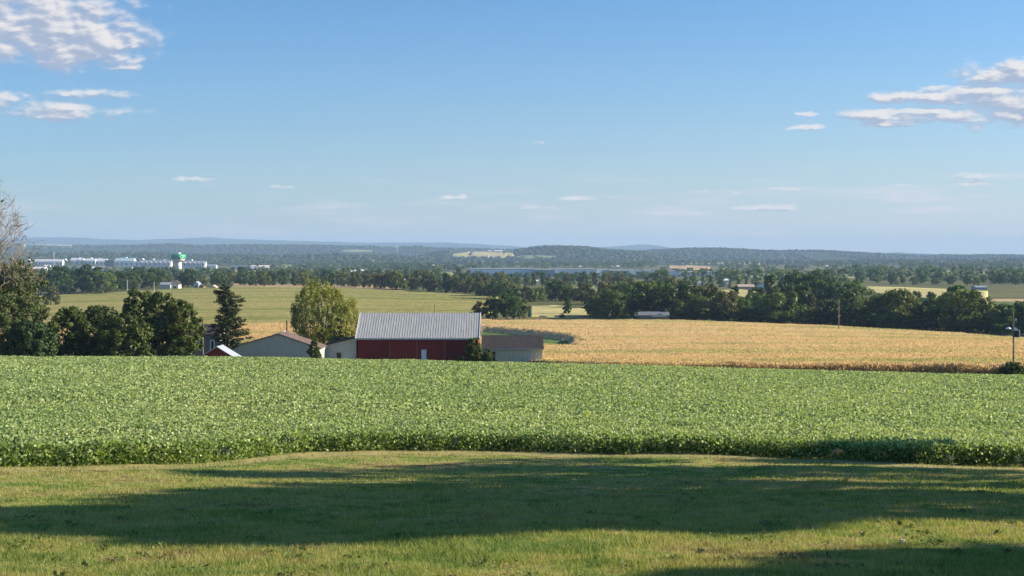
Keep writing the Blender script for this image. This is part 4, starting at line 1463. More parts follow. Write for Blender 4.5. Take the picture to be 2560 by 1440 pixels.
near_tree('climbing_bush', 1184, 233, 842, 26, M['near_olive'], 'leafy olive bush growing up the right end of barn front', 'tall', seed=19, z0=.0, nc=70, cat='bush', leaf=.15)
near_tree('low_bush', 1218, 233, 868, 24, M['near_dark'], 'low dark bush in front of the grey shed bay', seed=20, z0=.0, nc=40, cat='bush', leaf=.15)
near_tree('low_bush', 1150, 234, 884, 14, M['near_olive'], 'small low weed bush at foot of barn wall', seed=30, z0=.0, nc=20, cat='bush', leaf=.12)
near_tree('dark_bush', 2532, 213, 903, 34, M['near_dark'], 'dark bush around foot of lamp pole at right edge', seed=21, z0=.0, nc=80, cat='bush', leaf=.15)
near_tree('dark_bush', 2575, 213, 912, 24, M['near_dark'], 'lower dark bush cut by the right edge of view', seed=22, z0=.0, nc=40, cat='bush', leaf=.15)
near_tree('green_bush', 845, 252, 790, 30, M['near_yellow'], 'yellow green bush at the right foot of willow', seed=23, z0=.0, nc=80, leaf=.18)
near_tree('low_bush', 745, 250, 832, 34, M['near_olive'], 'olive bush below willow behind the grey green shed', seed=24, z0=.0, nc=60, cat='bush', leaf=.15)


def willow():
    Y = 258
    x, y, z = at(812, Y)
    H = Z(708, Y) - z
    r = np.random.default_rng(51)
    t = empty('willow_tree', (x, y, z), 0, 'yellow green weeping tree standing left of the red barn', 'tree')
    env = [(-70, 745), (-82, 790), (-70, 850), (-40, 715), (-10, 708), (20, 722), (45, 735), (64, 760), (78, 790), (70, 840)]
    cl = []
    tips = []
    for i in range(300):
        # pick a spot inside the outline, then hang a long clump from it
        py = 712 + 150 * r.random() ** .9
        le = np.interp(py, [708, 725, 750, 790, 850, 870], [-22, -68, -82, -84, -70, -40])
        ri = np.interp(py, [708, 722, 735, 760, 790, 850, 870], [0, 28, 54, 76, 88, 82, 60])
        dx = le + (ri - le) * r.random()
        w = (ri - le) / 2 / F * Y
        dy = (r.random() * 2 - 1) * w * .8 * math.sqrt(max(0, 1 - ((dx - (le + ri) / 2) / ((ri - le) / 2 + .1)) ** 2))
        zz = Z(py, Y) - z
        rr = .42 + .4 * r.random()
        cl.append((dx / F * Y, dy, zz, rr, rr * 2.1))
        if i % 12 == 0: tips.append((dx / F * Y, dy, zz))
    q = crown_quads(r, cl, 75, .15, up=.1)
    me = quad_mesh('crown', q); me.materials.append(M['near_yellow'])
    link_mesh('crown', me, None, t)
    mb = MB()
    fork = Vector((-.2, 0, H * .30))
    mb.tube((0, 0, -.4), fork, .38, .28, 8, False)
    for c in tips:
        e = Vector(c); m = fork.lerp(e, .55) + Vector((0, 0, 1.2))
        mb.tube(fork, m, .15, .09, 6, False); mb.tube(m, e, .09, .03, 5, False)
    mb.build('trunk', M['bark_pale'], t)


willow()


def pine():
    Y = 232
    x, y, z = at(569, Y)
    H = Z(708, Y) - z
    r = np.random.default_rng(52)
    t = empty('pine_tree', (x, y, z), 0, 'ragged old pine with uneven layered boughs before grey house', 'tree')
    s = Y / F
    mb = MB()
    top = Vector((-8 * s, 0, H - .6))
    mb.tube((0, 0, -.4), (0, 0, H * .5), .24, .17, 8, False).tube((0, 0, H * .5), top, .17, .04, 6, False)
    cl = []
    rows = np.arange(718, 878, 7)
    for py in rows:
        zz = Z(py, Y) - z
        le = np.interp(py, [710, 728, 740, 755, 780, 800, 830, 850, 868, 880], [-8, -24, -42, -34, -22, -34, -44, -44, -30, -12])
        ri = np.interp(py, [710, 728, 738, 750, 780, 800, 815, 830, 850, 868, 880], [0, 6, 14, 36, 40, 34, 50, 60, 58, 40, 15])
        for k in range(8):
            a = k / 8 * 6.283 + r.random() * .8
            ext = 1.12 * (ri if math.cos(a) > 0 else -le) * (.55 + .5 * r.random()) * s
            dpt = (ri - le) / 2 * s * .9
            ex, ey = math.cos(a) * ext, math.sin(a) * dpt * (.5 + .5 * r.random())
            e = Vector((ex, ey, zz + .25 + .25 * r.random()))
            b = Vector((0, 0, zz - .2))
            mb.tube(b, e, .05, .02, 4, False)
            L = math.hypot(ex, ey)
            for q in np.arange(.35, 1.01, max(.12, .42 / max(L, .4))):
                p = b.lerp(e, float(q))
                if r.random() < .72:
                    cl.append((p.x, p.y, p.z + .10, .34 + .18 * r.random(), .22 + .1 * r.random()))
    me = quad_mesh('crown', crown_quads(r, cl, 34, .13, up=.5)); me.materials.append(M['pine'])
    link_mesh('crown', me, None, t)
    mb.build('trunk', M['bark'], t)


pine()


def bare_tree():
    Y = 203
    x, y, z = at(-60, Y)
    H = Z(425, Y) - z
    r = np.random.default_rng(60)
    t = empty('bare_tree', (x, y, z), 0, 'tall half dead tree with bare grey branches at left edge', 'tree')
    mb = MB()
    leaves = []

    def grow(p, d, L, rad, lev):
        q = p
        lim = float(np.interp(p.z, [0, 6, 12, 17, 21, 25], [9.0, 9.5, 8.6, 8.6, 6.0, 4.2])) + r.normal() * .5
        if p.x > lim or abs(p.y) > 8: return
        if p.z > 14 and lev >= 4 and r.random() < .5: return
        for k in range(3):
            d2 = (d + Vector(r.normal(size=3)) * .16 + Vector((0, 0, .05 if lev > 2 else 0))).normalized()
            n = q + d2 * (L / 3)
            rad = max(rad, .035)
            mb.tube(q, n, rad, rad * .82, 5 if lev < 3 else 3, False)
            rad *= .82
            q, d = n, d2
            if lev >= 3 and r.random() < (.17 if q.z < H * .42 else .06 if q.z < H * .54 else 0):
                leaves.append((q.x, q.y, q.z, .3 + .4 * r.random(), .25 + .3 * r.random()))
            if lev < 6 and k > 0 or lev == 0 and k > 0:
                for j in range(1 if lev > 3 else 2):
                    a = Vector(r.normal(size=3)); a = (a - d * a.dot(d)).normalized()
                    sp = .55 + .4 * r.random()
                    if lev < 6:
                        grow(q, (d * math.cos(sp) + a * math.sin(sp)).normalized(), L * (.55 + .22 * r.random()), rad * .6, lev + 1)
        if lev < 6:
            grow(q, (d + Vector(r.normal(size=3)) * .25).normalized(), L * .68, rad * .8, lev + 1)

    mb.tube((0, 0, -.5), (.2, 0, H * .22), .5, .40, 10, False)
    grow(Vector((.2, 0, H * .22)), Vector((.16, 0, 1)).normalized(), H * .30, .36, 0)
    grow(Vector((.1, 0, H * .14)), Vector((.75, -.2, .42)).normalized(), H * .13, .22, 1)
    grow(Vector((.1, 0, H * .20)), Vector((.7, .3, .75)).normalized(), H * .15, .22, 1)
    grow(Vector((.1, 0, H * .30)), Vector((.8, 0, .62)).normalized(), H * .16, .20, 1)
    grow(Vector((.1, 0, H * .40)), Vector((.55, .1, .8)).normalized(), H * .22, .18, 1)
    mb.build('branches', M['bark_pale'], t)
    # withered leaves tangled in the lower branches
    me = quad_mesh('foliage', crown_quads(r, leaves, 26, .15)); me.materials.append(M['brown_leaf'])
    link_mesh('foliage', me, None, t)
    print('bare tree', len(mb.f), len(leaves))
    return t


bare_tree()


def crow():
    Y = 201
    t = empty('black_bird', (X(6, Y), Y, Z(503, Y)), .6, 'black bird perched high on bare branch at left edge', 'bird')
    b = MB().lathe([(.02, -.26), (.09, -.18), (.13, -.02), (.12, .10), (.07, .20), (.075, .26), (.05, .33), (.01, .36)], 12).build('body', M['bird'], t, True)
    b.rotation_euler = (0, .9, 0)
    MB().prism([(-.05, -.02), (.05, -.02), (.07, .02), (-.07, .02)], 'x', -.5, -.18).build('tail', M['bird'], t)
    MB().tube((.30, 0, .20), (.40, 0, .19), .02, .004, 6).build('beak', M['bird'], t)


crow()

# shade trees: they stand right of the lawn, outside the view, and throw the shadows across it
def shade_tree(x, y, H, z0, R, seed, label, lx=0.0, nc=110, per=60, leaf=.2, rz=None):
    r = np.random.default_rng(seed)
    z = gz(x, y)
    t = empty('shade_tree', (x, y, z), 0, label, 'tree')
    cl = []
    cz = (H + z0) / 2; rz = (H - z0) / 2
    for i in range(nc):
        d = r.normal(size=3); d /= np.linalg.norm(d)
        k = (.35 + .65 * r.random() ** .5)
        c = (1.2 + .9 * r.random()) * (R / 12) ** .5
        cl.append((d[0] * (R - c) * k, d[1] * (R - c) * k, cz + d[2] * (rz - c) * k, c, c * .8))
    me = quad_mesh('crown', crown_quads(r, cl, per, leaf)); me.materials.append(M['near_olive'])
    link_mesh('crown', me, None, t)
    trunk_mb(r, H, R, cl, .35, nl=20).build('trunk', M['bark'], t)
    return t


#SHADE
L0 = math.tan(se)
def shade_for(sx, sy, hc, *a, **k):
    """stand a tree so that the shadow of its crown centre (height hc) falls on the lawn at (sx, sy)"""
    g = gz(sx, sy)
    d = hc / L0
    return shade_tree(sx + d * math.sin(sa), sy + d * math.cos(sa), *a, **k)


shade_for(8.5, 32.4, 9.2, 15.8, 2.6, 14.2, 71, 'large leafy shade tree standing beyond the right of the lawn', nc=70, per=300, leaf=.24)
shade_for(-1.0, 26.3, 12.0, 16.0, 8.0, 5.0, 74, 'slender shade tree between the other shade trees at right', nc=50, per=260, leaf=.24)  # unseen tree added to fill the shadow between its neighbours
shade_for(-4.3, 20.6, 14.5, 18.2, 10.8, 4.5, 73, 'tall shade tree with a high crown far to the right', nc=50, per=260, leaf=.24)  # unseen tree added to carry the lawn shadow further left
shade_for(12.2, 10.7, 8.0, 12.8, 3.0, 8.5, 72, 'second leafy shade tree at right, nearer the viewer', nc=80, per=260, leaf=.24)

# broad leaved weeds among the grass
def weeds():
    r = np.random.default_rng(91)
    qs = []
    for i in range(170):
        t = r.random(); Y = 1 / (1 / 13 * (1 - t) + 1 / 40 * t); u = (r.random() * 2 - 1) * .40
        if Y > edgeY(np.array([u]))[0] - .3: continue
        x = u * Y; n = int(8 + 22 * r.random()); sp = .03 + .09 * r.random()
        c = np.stack([x + r.normal(size=n) * sp, Y + r.normal(size=n) * sp, np.full(n, 0.0)], -1)
        c[:, 2] = ground_z(c[:, 0], c[:, 1]) + .03 + .05 * r.random(n)
        nn = r.normal(size=(n, 3)) * .5; nn[:, 2] += .8
        s = .018 + .02 * r.random(n)
        qs.append(leaf_quads(c, nn, s, s * .6, r, .2))
    me = quad_mesh('weeds', np.concatenate(qs)); me.materials.append(leaf_mat('weed_leaves', [(.08, .12, .025), (.12, .18, .04), (.16, .12, .06), (.20, .26, .08)], .25, .6, .2))
    tag(link_mesh('weeds', me, None), 'low broad leaved weeds scattered through the lawn grass', 'weeds', kind='stuff')


weeds()

# small things lying on the grass
def stone_at(px, py, rad, name, mat, label, flat=.6):
    Y = Yat(px, py); x, y, z = at(px, Y)
    r = np.random.default_rng(int(px))
    import bmesh
    bm = bmesh.new(); bmesh.ops.create_icosphere(bm, subdivisions=2, radius=rad)
    for v in bm.verts:
        v.co *= 1 + .25 * (r.random() - .5); v.co.z *= flat
    me = bpy.data.meshes.new(name); bm.to_mesh(me); bm.free(); me.materials.append(mat)
    o = bpy.data.objects.new(name, me); COL.objects.link(o); o.location = (x, y, z + rad * .45)
    tag(o, label, name)


stone_at(2257, 1362, .055, 'stone', M['stone'], 'small pale pinkish stone lying in the sunlit grass', .75)
stone_at(1241, 1219, .05, 'fallen_leaf', M['rust_leaf'], 'rust red fallen leaf lying in the shaded lawn', .25)

# ------------------------------------------------------------------ buildings in the valley
M['pale_wall'] = plain_mat('pale_render', (.82, .79, .76), .8, var=.06)
M['tan_wall'] = plain_mat('tan_render', (.55, .42, .32), .8, var=.06)
M['pink_wall'] = plain_mat('buff_panel', (.80, .73, .70), .8, var=.08, scale=.05)
M['pale_roof'] = plain_mat('pale_membrane_roof', (.80, .78, .76), .6, var=.06, scale=.1)
M['grey_roof'] = plain_mat('grey_sheet_roof', (.34, .36, .40), .6, var=.1, scale=.2)
M['teal_roof'] = plain_mat('pale_teal_roof', (.45, .58, .58), .6, var=.06, scale=.1)
M['ware_wall'] = plain_mat('white_warehouse_panel', (.72, .78, .84), .6, var=.08, scale=.03)
M['ware_dark'] = plain_mat('blue_grey_panel', (.28, .33, .40), .6, var=.1, scale=.03)
M['dark_front'] = plain_mat('dark_shopfront', (.10, .09, .11), .5, var=.1, scale=.1)
M['brick'] = plain_mat('brick_wall', (.30, .14, .09), .8, var=.15, scale=.3)


def bld(name, label, cat, px0, px1, pt, pb, depth, style, wall, roof, Y0=1100, rise=.35, bays=0, wins=0, group=None, trim=None):
    pc = (px0 + px1) / 2
    Y = Yat(pc, pb, 0, Y0)
    xa, xb = X(px0, Y), X(px1, Y)
    cx = (xa + xb) / 2; hw = (xb - xa) / 2
    g = gz(cx, Y) - .5
    H = max(3.0, Z(pt, Y) - g)
    t = empty(name, (cx, Y, g), 0, label, cat, group)
    if style == 'flat':
        MB().box(-hw, hw, 0, depth, 0, H - .6).build('wall', M[wall], t)
        MB().box(-hw - .3, hw + .3, -.3, depth + .3, H - .597, H).build('roof', M[roof], t)
    elif style == 'gx':
        ze = H * (1 - rise)
        MB().prism([(0, 0), (depth, 0), (depth, ze), (depth / 2, H - .2), (0, ze)], 'x', -hw, hw).build('wall', M[wall], t)
        gable_roof('roof', M[roof], t, -hw, hw, -.4, depth + .4, ze - .05, H - .1, .4, .2)
    else:  # gable toward us
        ze = H * (1 - rise)
        MB().prism([(-hw, 0), (hw, 0), (hw, ze), (0, H - .2), (-hw, ze)], 'y', 0, depth).build('wall', M[wall], t)
        MB().prism([(-hw - .4, ze - .15), (0, H - .15), (hw + .4, ze - .15), (hw + .4, ze + .05), (0, H + .1), (-hw - .4, ze + .05)], 'y', -.4, depth + .4).build('roof', M[roof], t)
    wh = H * (.6 if style == 'flat' else (1 - rise) * .62)
    for k in range(bays):   # projecting bays with their own little gables
        bx = -hw + (k + .5) * 2 * hw / bays
        bw = hw / bays * .55
        bh = H * (1 - rise) + .6
        b = MB().prism([(bx - bw, 0), (bx + bw, 0), (bx + bw, bh), (bx, bh + bw * .8), (bx - bw, bh)], 'y', -2.5, 1.5).build('bay', M[wall], t)
        MB().box(bx - bw * .5, bx + bw * .5, -2.56, -2.503, bh * .55, bh * .85).build('window', M['glass'], b)
    for k in range(wins):
        bx = -hw + (k + .5) * 2 * hw / wins
        w = min(hw / wins * .4, 2.2)
        MB().box(bx - w, bx + w, -.08, -.004, wh * .45, wh * 1.05).build('window', M['glass'], t)
    return t


G1, G2 = 'white town buildings', 'houses among the valley trees'
for (a, b, c, d, st, wl, rf, txt) in ((158, 166, 647, 662, 'gy', 'white_wall', 'pale_roof', 'narrow white gable left of dark round trees in town'), (192, 204, 643.5, 660, 'gy', 'white_wall', 'pale_roof', 'white gable rising behind hall right of round trees'),
        (224, 232, 644, 660, 'gy', 'pale_wall', 'pale_roof', 'small pale gable behind second white hall in town'), (244, 254, 645, 660, 'gx', 'white_wall', 'pale_roof', 'bright white roof behind the buff hall in town'),
        (300, 316, 642.5, 660, 'flat', 'pale_wall', 'teal_roof', 'raised teal block above large teal roofed hall'), (352, 360, 646, 662, 'gy', 'pale_wall', 'pale_roof', 'pale gable rising above left end of long terrace'),
        (378, 384, 646.5, 662, 'flat', 'pink_wall', 'pale_roof', 'narrow block rising above the long left terrace'), (404, 414, 647, 662, 'gy', 'pale_wall', 'grey_roof', 'pale gable above terrace just left of water tower'),
        (470, 480, 648.5, 662, 'flat', 'pink_wall', 'pale_roof', 'pale block above terrace right of water tower'), (108, 124, 662, 674, 'gx', 'white_wall', 'pale_roof', 'white shed below the long pale left building'),
        (236, 262, 666, 676, 'gx', 'pale_wall', 'tan_wall', 'low tan roofed shed below the buff hall'), (300, 330, 668, 675, 'flat', 'pink_wall', 'pale_roof', 'low pale strip below the teal roofed hall')):
    bld('town_building', txt, 'building', a, b, c, d, 14, st, wl, rf, group=G1)
bld('town_building', 'long pale building at left end of town by bare tree', 'building', 86, 156, 648, 664, 18, 'gx', 'pink_wall', 'pale_roof', wins=8, group=G1)
bld('town_building', 'small pale building left end of town behind branches', 'building', 64, 76, 648, 664, 15, 'gy', 'pale_wall', 'pale_roof', wins=1, group=G1)
bld('town_building', 'low white hall in front of the town, behind bare twigs', 'building', 46, 110, 667, 682, 20, 'gx', 'pale_wall', 'pale_roof', wins=4, group=G1)
bld('town_building', 'tiny white hut below the town left of pale strip', 'building', 144, 155, 669, 679, 10, 'gy', 'white_wall', 'pale_roof', group=G1)
bld('town_building', 'low pale strip of sheds below the white halls', 'building', 166, 232, 667, 676, 14, 'flat', 'pale_wall', 'pale_roof', wins=5, group=G1)
bld('town_building', 'white gabled hall just right of dark round trees', 'building', 176, 208, 645, 662, 22, 'gx', 'pale_wall', 'pale_roof', wins=3, group=G1)
bld('town_building', 'white hall second right of the dark round trees', 'building', 211, 238, 646, 662, 22, 'gx', 'pale_wall', 'pale_roof', wins=3, group=G1)
bld('town_building', 'bright roofed buff hall left of dark shopfronts', 'building', 240, 266, 647, 664, 24, 'gx', 'pink_wall', 'pale_roof', wins=3, group=G1)
bld('town_building', 'buff hall with two dark entrance fronts', 'building', 262, 286, 650, 666, 24, 'flat', 'dark_front', 'pink_wall', group=G1)
bld('town_building', 'large teal roofed hall in middle of town', 'building', 287, 334, 645, 666, 30, 'gx', 'pale_wall', 'teal_roof', wins=4, group=G1)
bld('terrace_house', 'long pale terrace with many bays left of water tower', 'building', 348, 428, 650, 671, 14, 'gx', 'pink_wall', 'grey_roof', rise=.3, bays=7, group=G1)
bld('terrace_house', 'long pale terrace with many bays right of water tower', 'building', 456, 514, 652, 671, 14, 'gx', 'pink_wall', 'grey_roof', rise=.3, bays=5, group=G1)
bld('town_building', 'pale low hall between terrace and teal hall', 'building', 334, 350, 653, 667, 16, 'flat', 'pink_wall', 'pale_roof', wins=1, group=G1)
bld('town_building', 'pale bluish shed right of the long terrace', 'building', 517, 540, 661, 671, 16, 'gx', 'ware_wall', 'grey_roof', group=G1)
bld('town_building', 'low bluish hall left of the tan roofed hall', 'building', 578, 624, 664, 673, 22, 'flat', 'ware_wall', 'pale_roof', wins=4, group=G1)
bld('town_building', 'wide tan roofed hall left of the thin pole', 'building', 625, 672, 663, 676, 26, 'gx', 'tan_wall', 'pink_wall', rise=.6, group=G1)
bld('town_building', 'bright white van sized shed beside the thin pole', 'building', 681, 700, 667, 674, 8, 'flat', 'white_wall', 'pale_roof', group=G1)
bld('town_building', 'pale bluish roof under the wooded ridge mid left', 'building', 663, 688, 646, 654, 20, 'gx', 'ware_wall', 'grey_roof', group=G1)
bld('farm_hall', 'white roofed hall above willow top, left one', 'building', 877, 907, 674, 684, 16, 'gx', 'white_wall', 'pale_roof', rise=.5, group='white roofed halls')
bld('farm_hall', 'smaller white roofed hall beside the larger white one', 'building', 928, 944, 677, 686, 14, 'gx', 'white_wall', 'pale_roof', rise=.5, group='white roofed halls')
bld('farm_hall', 'white roofed barn with dark wall in middle belt', 'barn', 1001, 1040, 696, 708, 14, 'gx', 'dark_front', 'pale_roof', rise=.6, group='white roofed halls', Y0=900)
bld('field_house', 'small tan farm building on valley slope mid left', 'building', 926, 938, 650, 657, 12, 'gx', 'tan_wall', 'tan_wall', group='white roofed halls')
for (nm, a, b, c, d, st, wl, txt, y0) in (
    ('small_house', 596, 604, 688, 695, 'gy', 'white_wall', 'tiny white house in trees left of the thin tall pole', 1300), ('small_house', 742, 752, 664, 670, 'gx', 'pale_wall', 'tiny pale house above the willow, below the ridge', 2200),
    ('small_house', 790, 808, 655, 660, 'gx', 'pale_wall', 'pale long farm roof on the slope above the willow', 2500), ('small_house', 980, 990, 660, 666, 'gy', 'white_wall', 'tiny white house left of the round grey tank', 2200),
    ('small_house', 1108, 1118, 690, 696, 'gx', 'pale_wall', 'tiny pale house just below left end of warehouse', 1400), ('small_house', 1290, 1300, 655, 661, 'gx', 'white_wall', 'tiny white house above the warehouse, left half', 3000),
    ('small_house', 1448, 1458, 664, 669, 'gx', 'pale_wall', 'tiny pale house above the middle of warehouse', 2600), ('small_house', 1866, 1876, 686, 692, 'gx', 'white_wall', 'tiny white house beyond trees right of bright house', 1700),
    ('small_house', 1330, 1345, 700, 706, 'gx', 'tan_wall', 'tiny tan house among trees below the warehouse', 1200), ('small_house', 2066, 2074, 663, 668, 'gx', 'white_wall', 'tiny white house on the plain above largest tree', 2600),
    ('small_house', 2240, 2249, 668, 673, 'gy', 'white_wall', 'tiny white house under ridge, left part of right plain', 2600), ('small_house', 2516, 2530, 684, 690, 'gx', 'pale_wall', 'tiny pale house near right edge beneath the ridge', 1800),
    ('small_house', 250, 262, 712, 719, 'gx', 'pale_wall', 'tiny pale house behind the dark left grove', 900), ('small_house', 364, 372, 688, 694, 'gy', 'white_wall', 'tiny white house below long terrace, left side', 1500),
    ('small_house', 652, 662, 706, 712, 'gx', 'tan_wall', 'tiny tan house at field edge between pine and willow', 1000), ('small_house', 1046, 1060, 640, 645, 'gx', 'white_wall', 'tiny white house on the ridge left of hilltop farm', 4600)):
    bld(nm, txt, 'house', a, b, c, d, 10, st, wl, 'pale_roof', Y0=y0, group='tiny far houses', rise=.45)
fld('pasture', M['far_field'], [(700, 662, 668), (760, 660, 668), (820, 661, 667)], .4, 2200)
fld('pasture', M['pale_field'], [(900, 655, 659), (950, 654, 660), (990, 655, 659)], .4, 2600)
fld('pasture', M['far_field'], [(1000, 682, 689), (1060, 680, 690), (1150, 682, 688)], .4, 1700)
fld('pasture', M['far_field'], [(520, 676, 680), (570, 674, 681), (640, 677, 681)], .4, 1700)
# the warehouse: one long building in stepped sections
def warehouse():
    Y = Yat(1400, 692, 0, 1100)
    cx = X(1400, Y); g = gz(cx, Y) - 2
    t = empty('long_warehouse', (cx, Y, g), 0, 'very long pale blue warehouse with darker blocks across the valley', 'warehouse')
    for (a, b, pt, off, m) in ((1172, 1334, 673.0, 0, 'ware_wall'), (1330, 1386, 675.0, -14, 'ware_dark'), (1386, 1492, 674.0, -2, 'ware_wall'), (1484, 1524, 675.5, 5, 'ware_wall'), (1516, 1572, 677, -10, 'ware_dark'), (1572, 1640, 677, 0, 'ware_wall'), (1640, 1700, 679, 6, 'ware_wall'), (1700, 1830, 681, 10, 'ware_wall')):
        xa, xb = X(a, Y) - cx, X(b, Y) - cx
        H = Z(pt, Y) - g
        s = MB().box(xa, xb, off, off + 90, 0, H).build('section', M[m], t)
        MB().box(xa - .5, xb + .5, off - .5, off + 90.5, H + .01, H + .7).build('roof', M['grey_roof'], s)
        n = max(2, int((xb - xa) / 13))
        for k in range(n):
            x = xa + (k + .5) * (xb - xa) / n
            MB().box(x - 2, x + 2, off - .25, off - .01, H * .18, H * .52).build('dock_door', M['ware_dark'] if m == 'ware_wall' else M['dark_front'], s)


warehouse()
bld('white_barn', 'white roofed barn right of the narrow dark trees', 'barn', 1676, 1736, 714, 732, 14, 'gx', 'white_wall', 'pale_roof', Y0=700, rise=.55, wins=3, group=G2)
bld('steep_house', 'steep grey gabled house behind narrow dark tree', 'house', 1614, 1640, 697, 722, 12, 'gy', 'shed_wall', 'shed_wall', Y0=700, rise=.6, wins=1, group=G2)
bld('small_house', 'small pale house between white barn and white hut', 'house', 1737, 1754, 704, 714, 9, 'gx', 'pale_wall', 'grey_roof', Y0=800, group=G2)
bld('small_house', 'bright white house with dark tree at its right', 'house', 1803, 1821, 697, 708, 9, 'gx', 'white_wall', 'pale_roof', Y0=800, group=G2)
bld('small_house', 'white hut just below the bright white house', 'house', 1808, 1822, 709, 717, 8, 'flat', 'white_wall', 'pale_roof', Y0=800, group=G2)
bld('tan_house', 'tan roofed house above the right treeline', 'house', 1846, 1886, 711, 722, 10, 'gx', 'tan_wall', 'tan_wall', Y0=700, wins=3, rise=.5, group=G2)
bld('small_house', 'pale blue gabled house right of tan roofed house', 'house', 1897, 1924, 708, 724, 10, 'gy', 'ware_wall', 'grey_roof', Y0=700, wins=2, group=G2)
bld('small_house', 'bluish house left of the largest dark tree', 'house', 1988, 2010, 703, 716, 10, 'gy', 'ware_wall', 'grey_roof', Y0=800, wins=2, group=G2)
bld('small_house', 'white gabled house with dark roof above farm trees', 'house', 428, 446, 701, 724, 9, 'gy', 'white_wall', 'dark_roof', Y0=800, wins=1, group=G2, rise=.4)
bld('small_house', 'grey house hidden in trees left of white gable', 'house', 400, 426, 706, 722, 9, 'gx', 'shed_wall', 'grey_roof', Y0=800, group=G2)
bld('small_house', 'pale teal house right of white gabled house', 'house', 484, 496, 704, 721, 9, 'gy', 'teal_roof', 'grey_roof', Y0=800, wins=1, group=G2)
bld('small_house', 'small brick house beside the pale teal house', 'house', 497, 508, 711, 722, 8, 'gy', 'brick', 'dark_roof', Y0=800, group=G2)
bld('pale_tent', 'small pointed pale tent roof at green field edge', 'tent', 523, 541, 713, 722, 8, 'gy', 'white_wall', 'tan_wall', Y0=800, rise=.7, group=G2)
bld('farm_hall', 'white farmhouse on the hilltop field, left one', 'house', 1220, 1228, 625.5, 631, 14, 'gx', 'white_wall', 'pale_roof', Y0=4600, group='hilltop farm')
bld('farm_hall', 'long white hall on the hilltop field, right one', 'building', 1236, 1256, 625, 631.5, 16, 'gx', 'white_wall', 'pale_roof', Y0=4600, group='hilltop farm')
bld('farm_hall', 'tiny white building at far right below the ridge', 'building', 2412, 2424, 676, 682, 12, 'gx', 'white_wall', 'pale_roof', Y0=1500, group='white roofed halls')
bld('farm_hall', 'bluish roofed shed before pale far field at right', 'building', 2440, 2468, 715, 724, 12, 'gx', 'ware_dark', 'grey_roof', Y0=800, group='white roofed halls')
bld('farm_hall', 'small pale buildings above warehouse, left one', 'building', 1528, 1536, 665, 671, 12, 'gx', 'tan_wall', 'pale_roof', Y0=2300, group='white roofed halls')
bld('farm_hall', 'small pale buildings above warehouse, right one', 'building', 1540, 1550, 664, 671, 12, 'gx', 'tan_wall', 'pale_roof', Y0=2300, group='white roofed halls')
bld('farm_hall', 'white low building at right end of long warehouse', 'building', 1788, 1832, 679, 686, 20, 'flat', 'white_wall', 'pale_roof', Y0=1900, group='white roofed halls')


def silo(px, pt, pb, wpx, Y0, label, mat='pale_wall', name='silo', group=None):
    Y = Yat(px, pb, 0, Y0); x, y, z = at(px, Y)
    H = Z(pt, Y) - z; r_ = wpx / 2 / F * Y
    t = empty(name, (x, y, z), 0, label, name.replace('_', ' '), group)
    MB().lathe([(r_, -1), (r_, H * .9)], 20).build('wall', M[mat], t, True)
    MB().lathe([(r_ * 1.02, H * .901), (r_ * .7, H * .96), (r_ * .2, H)], 20).build('dome', M['steel'], t, True)


silo(1219.5, 637, 652, 3.4, 3500, 'thin white silo below the hilltop farm field', 'white_wall')
silo(1234, 641, 652, 2.6, 3500, 'second thinner grey silo below the hilltop farm', 'pale_wall')
silo(1079, 661, 676, 14, 1600, 'round grey tank on dark wooded slope left of warehouse', 'ware_wall', 'storage_tank')
silo(2149, 677, 688, 4, 1600, 'short white silo in the far pasture at right', 'white_wall')

M['tower_green'] = plain_mat('green_tank_paint', (.04, .34, .19), .5, var=.05, scale=.05)
M['tower_ring'] = plain_mat('pale_green_ring', (.35, .85, .55), .5, var=.02)
M['tower_column'] = plain_mat('tower_column_paint', (.66, .60, .55), .7, var=.05, scale=.1)


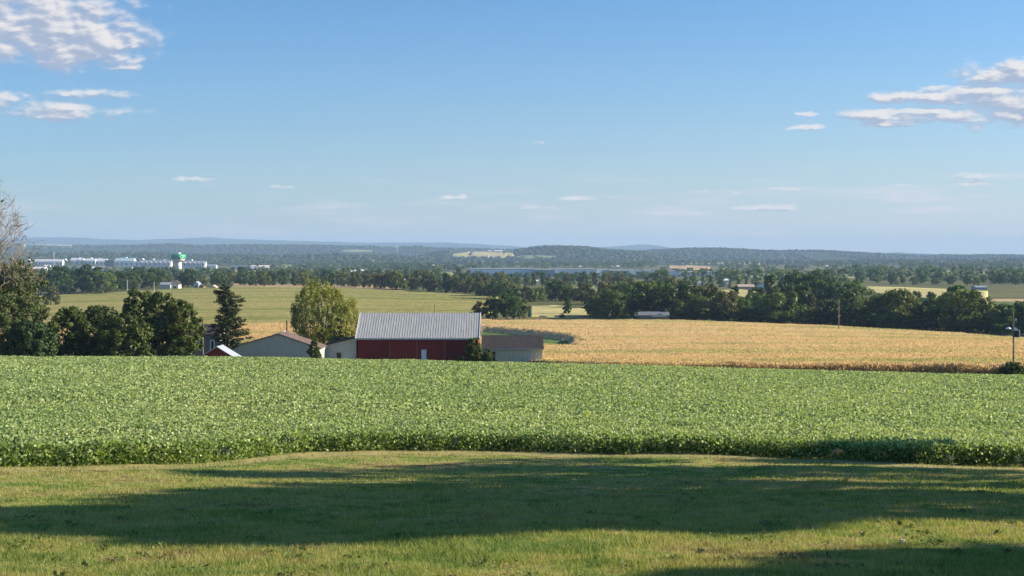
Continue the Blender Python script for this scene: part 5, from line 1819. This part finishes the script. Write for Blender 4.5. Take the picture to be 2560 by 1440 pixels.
def water_tower():
    Y = 2000
    x, y, z = at(446.5, Y)
    k = Y / F
    t = empty('water_tower', (x, y, z), 0, 'green water tower on a thick pale column above the town', 'water tower')
    h = lambda py: Z(py, Y) - z
    R = 18.5 * k
    MB().lathe([(7.4 * k, -1), (7.4 * k, h(655))], 32).build('column', M['tower_column'], t, True)
    MB().lathe([(7.45 * k, h(655) + .01), (13 * k, h(651.5)), (16.5 * k, h(648))], 40).build('cone', M['tower_column'], t, True)
    tank = MB().lathe([(16.5 * k, h(648) + .01), (R * .97, h(646)), (R, h(642)), (R * .99, h(637.5)), (R * .93, h(636.2)), (R * .3, h(635))], 48).build('tank', M['tower_green'], t, True)
    MB().lathe([(5.5 * k, h(635.4)), (5.5 * k, h(632)), (5.0 * k, h(631.6))], 24).build('cap', M['white_trim'], t, True)
    # pale ring following the tank wall round a green disc
    def patch(r0, r1, name, mat, off):
        mb = MB(); n = 24; vs = []
        for rr in (r0, r1):
            for i in range(n):
                a = 6.2832 * i / n
                th = math.radians(-52) + math.cos(a) * rr / R
                zz = h(641.8) + math.sin(a) * rr
                vs.append(((R + off) * math.cos(th), (R + off) * math.sin(th), zz))
        mb.add(vs, [(i, (i + 1) % n, n + (i + 1) % n, n + i) for i in range(n)])
        return mb.build(name, mat, tank)
    patch(1.6, 2.9, 'pale_ring', M['tower_ring'], .12)


water_tower()


def tiny_tower(px, pt, pb, Y, label):
    x, y, z = at(px, Y); k = Y / F
    t = empty('small_water_tower', (x, y, z), 0, label, 'water tower', 'small white water towers')
    h = lambda py: Z(py, Y) - z
    MB().lathe([(.7 * k, -1), (.7 * k, h(pt + 2.4))], 12).build('column', M['white_wall'], t)
    MB().lathe([(.8 * k, h(pt + 2.6)), (2.0 * k, h(pt + 1.6)), (2.1 * k, h(pt + .9)), (.8 * k, h(pt))], 16).build('tank', M['white_trim'], t, True)


tiny_tower(993, 615, 625, 7900, 'tiny white water tower on the distant wooded ridge')
tiny_tower(134.5, 631, 645, 3600, 'tiny white water tower above town at far left')

# ------------------------------------------------------------------ the air over the valley
def haze():
    m, nt, out = new_mat('valley_air')
    pv = nd(nt, 'ShaderNodeVolumePrincipled', inp={'Color': HAZE_COL, 'Density': HAZE_D, 'Anisotropy': .0})
    nt.links.new(pv.outputs[0], out.inputs['Volume'])
    mb = MB().box(-26000, 26000, -400, 21500, -70, 270)
    o = mb.build('haze', m)
    tag(o, kind='stuff', label='pale blue haze lying over the whole valley', cat='haze')


HAZE_COL = (.46, .665, .95, 1)
HAZE_D = 7.6e-5
haze()
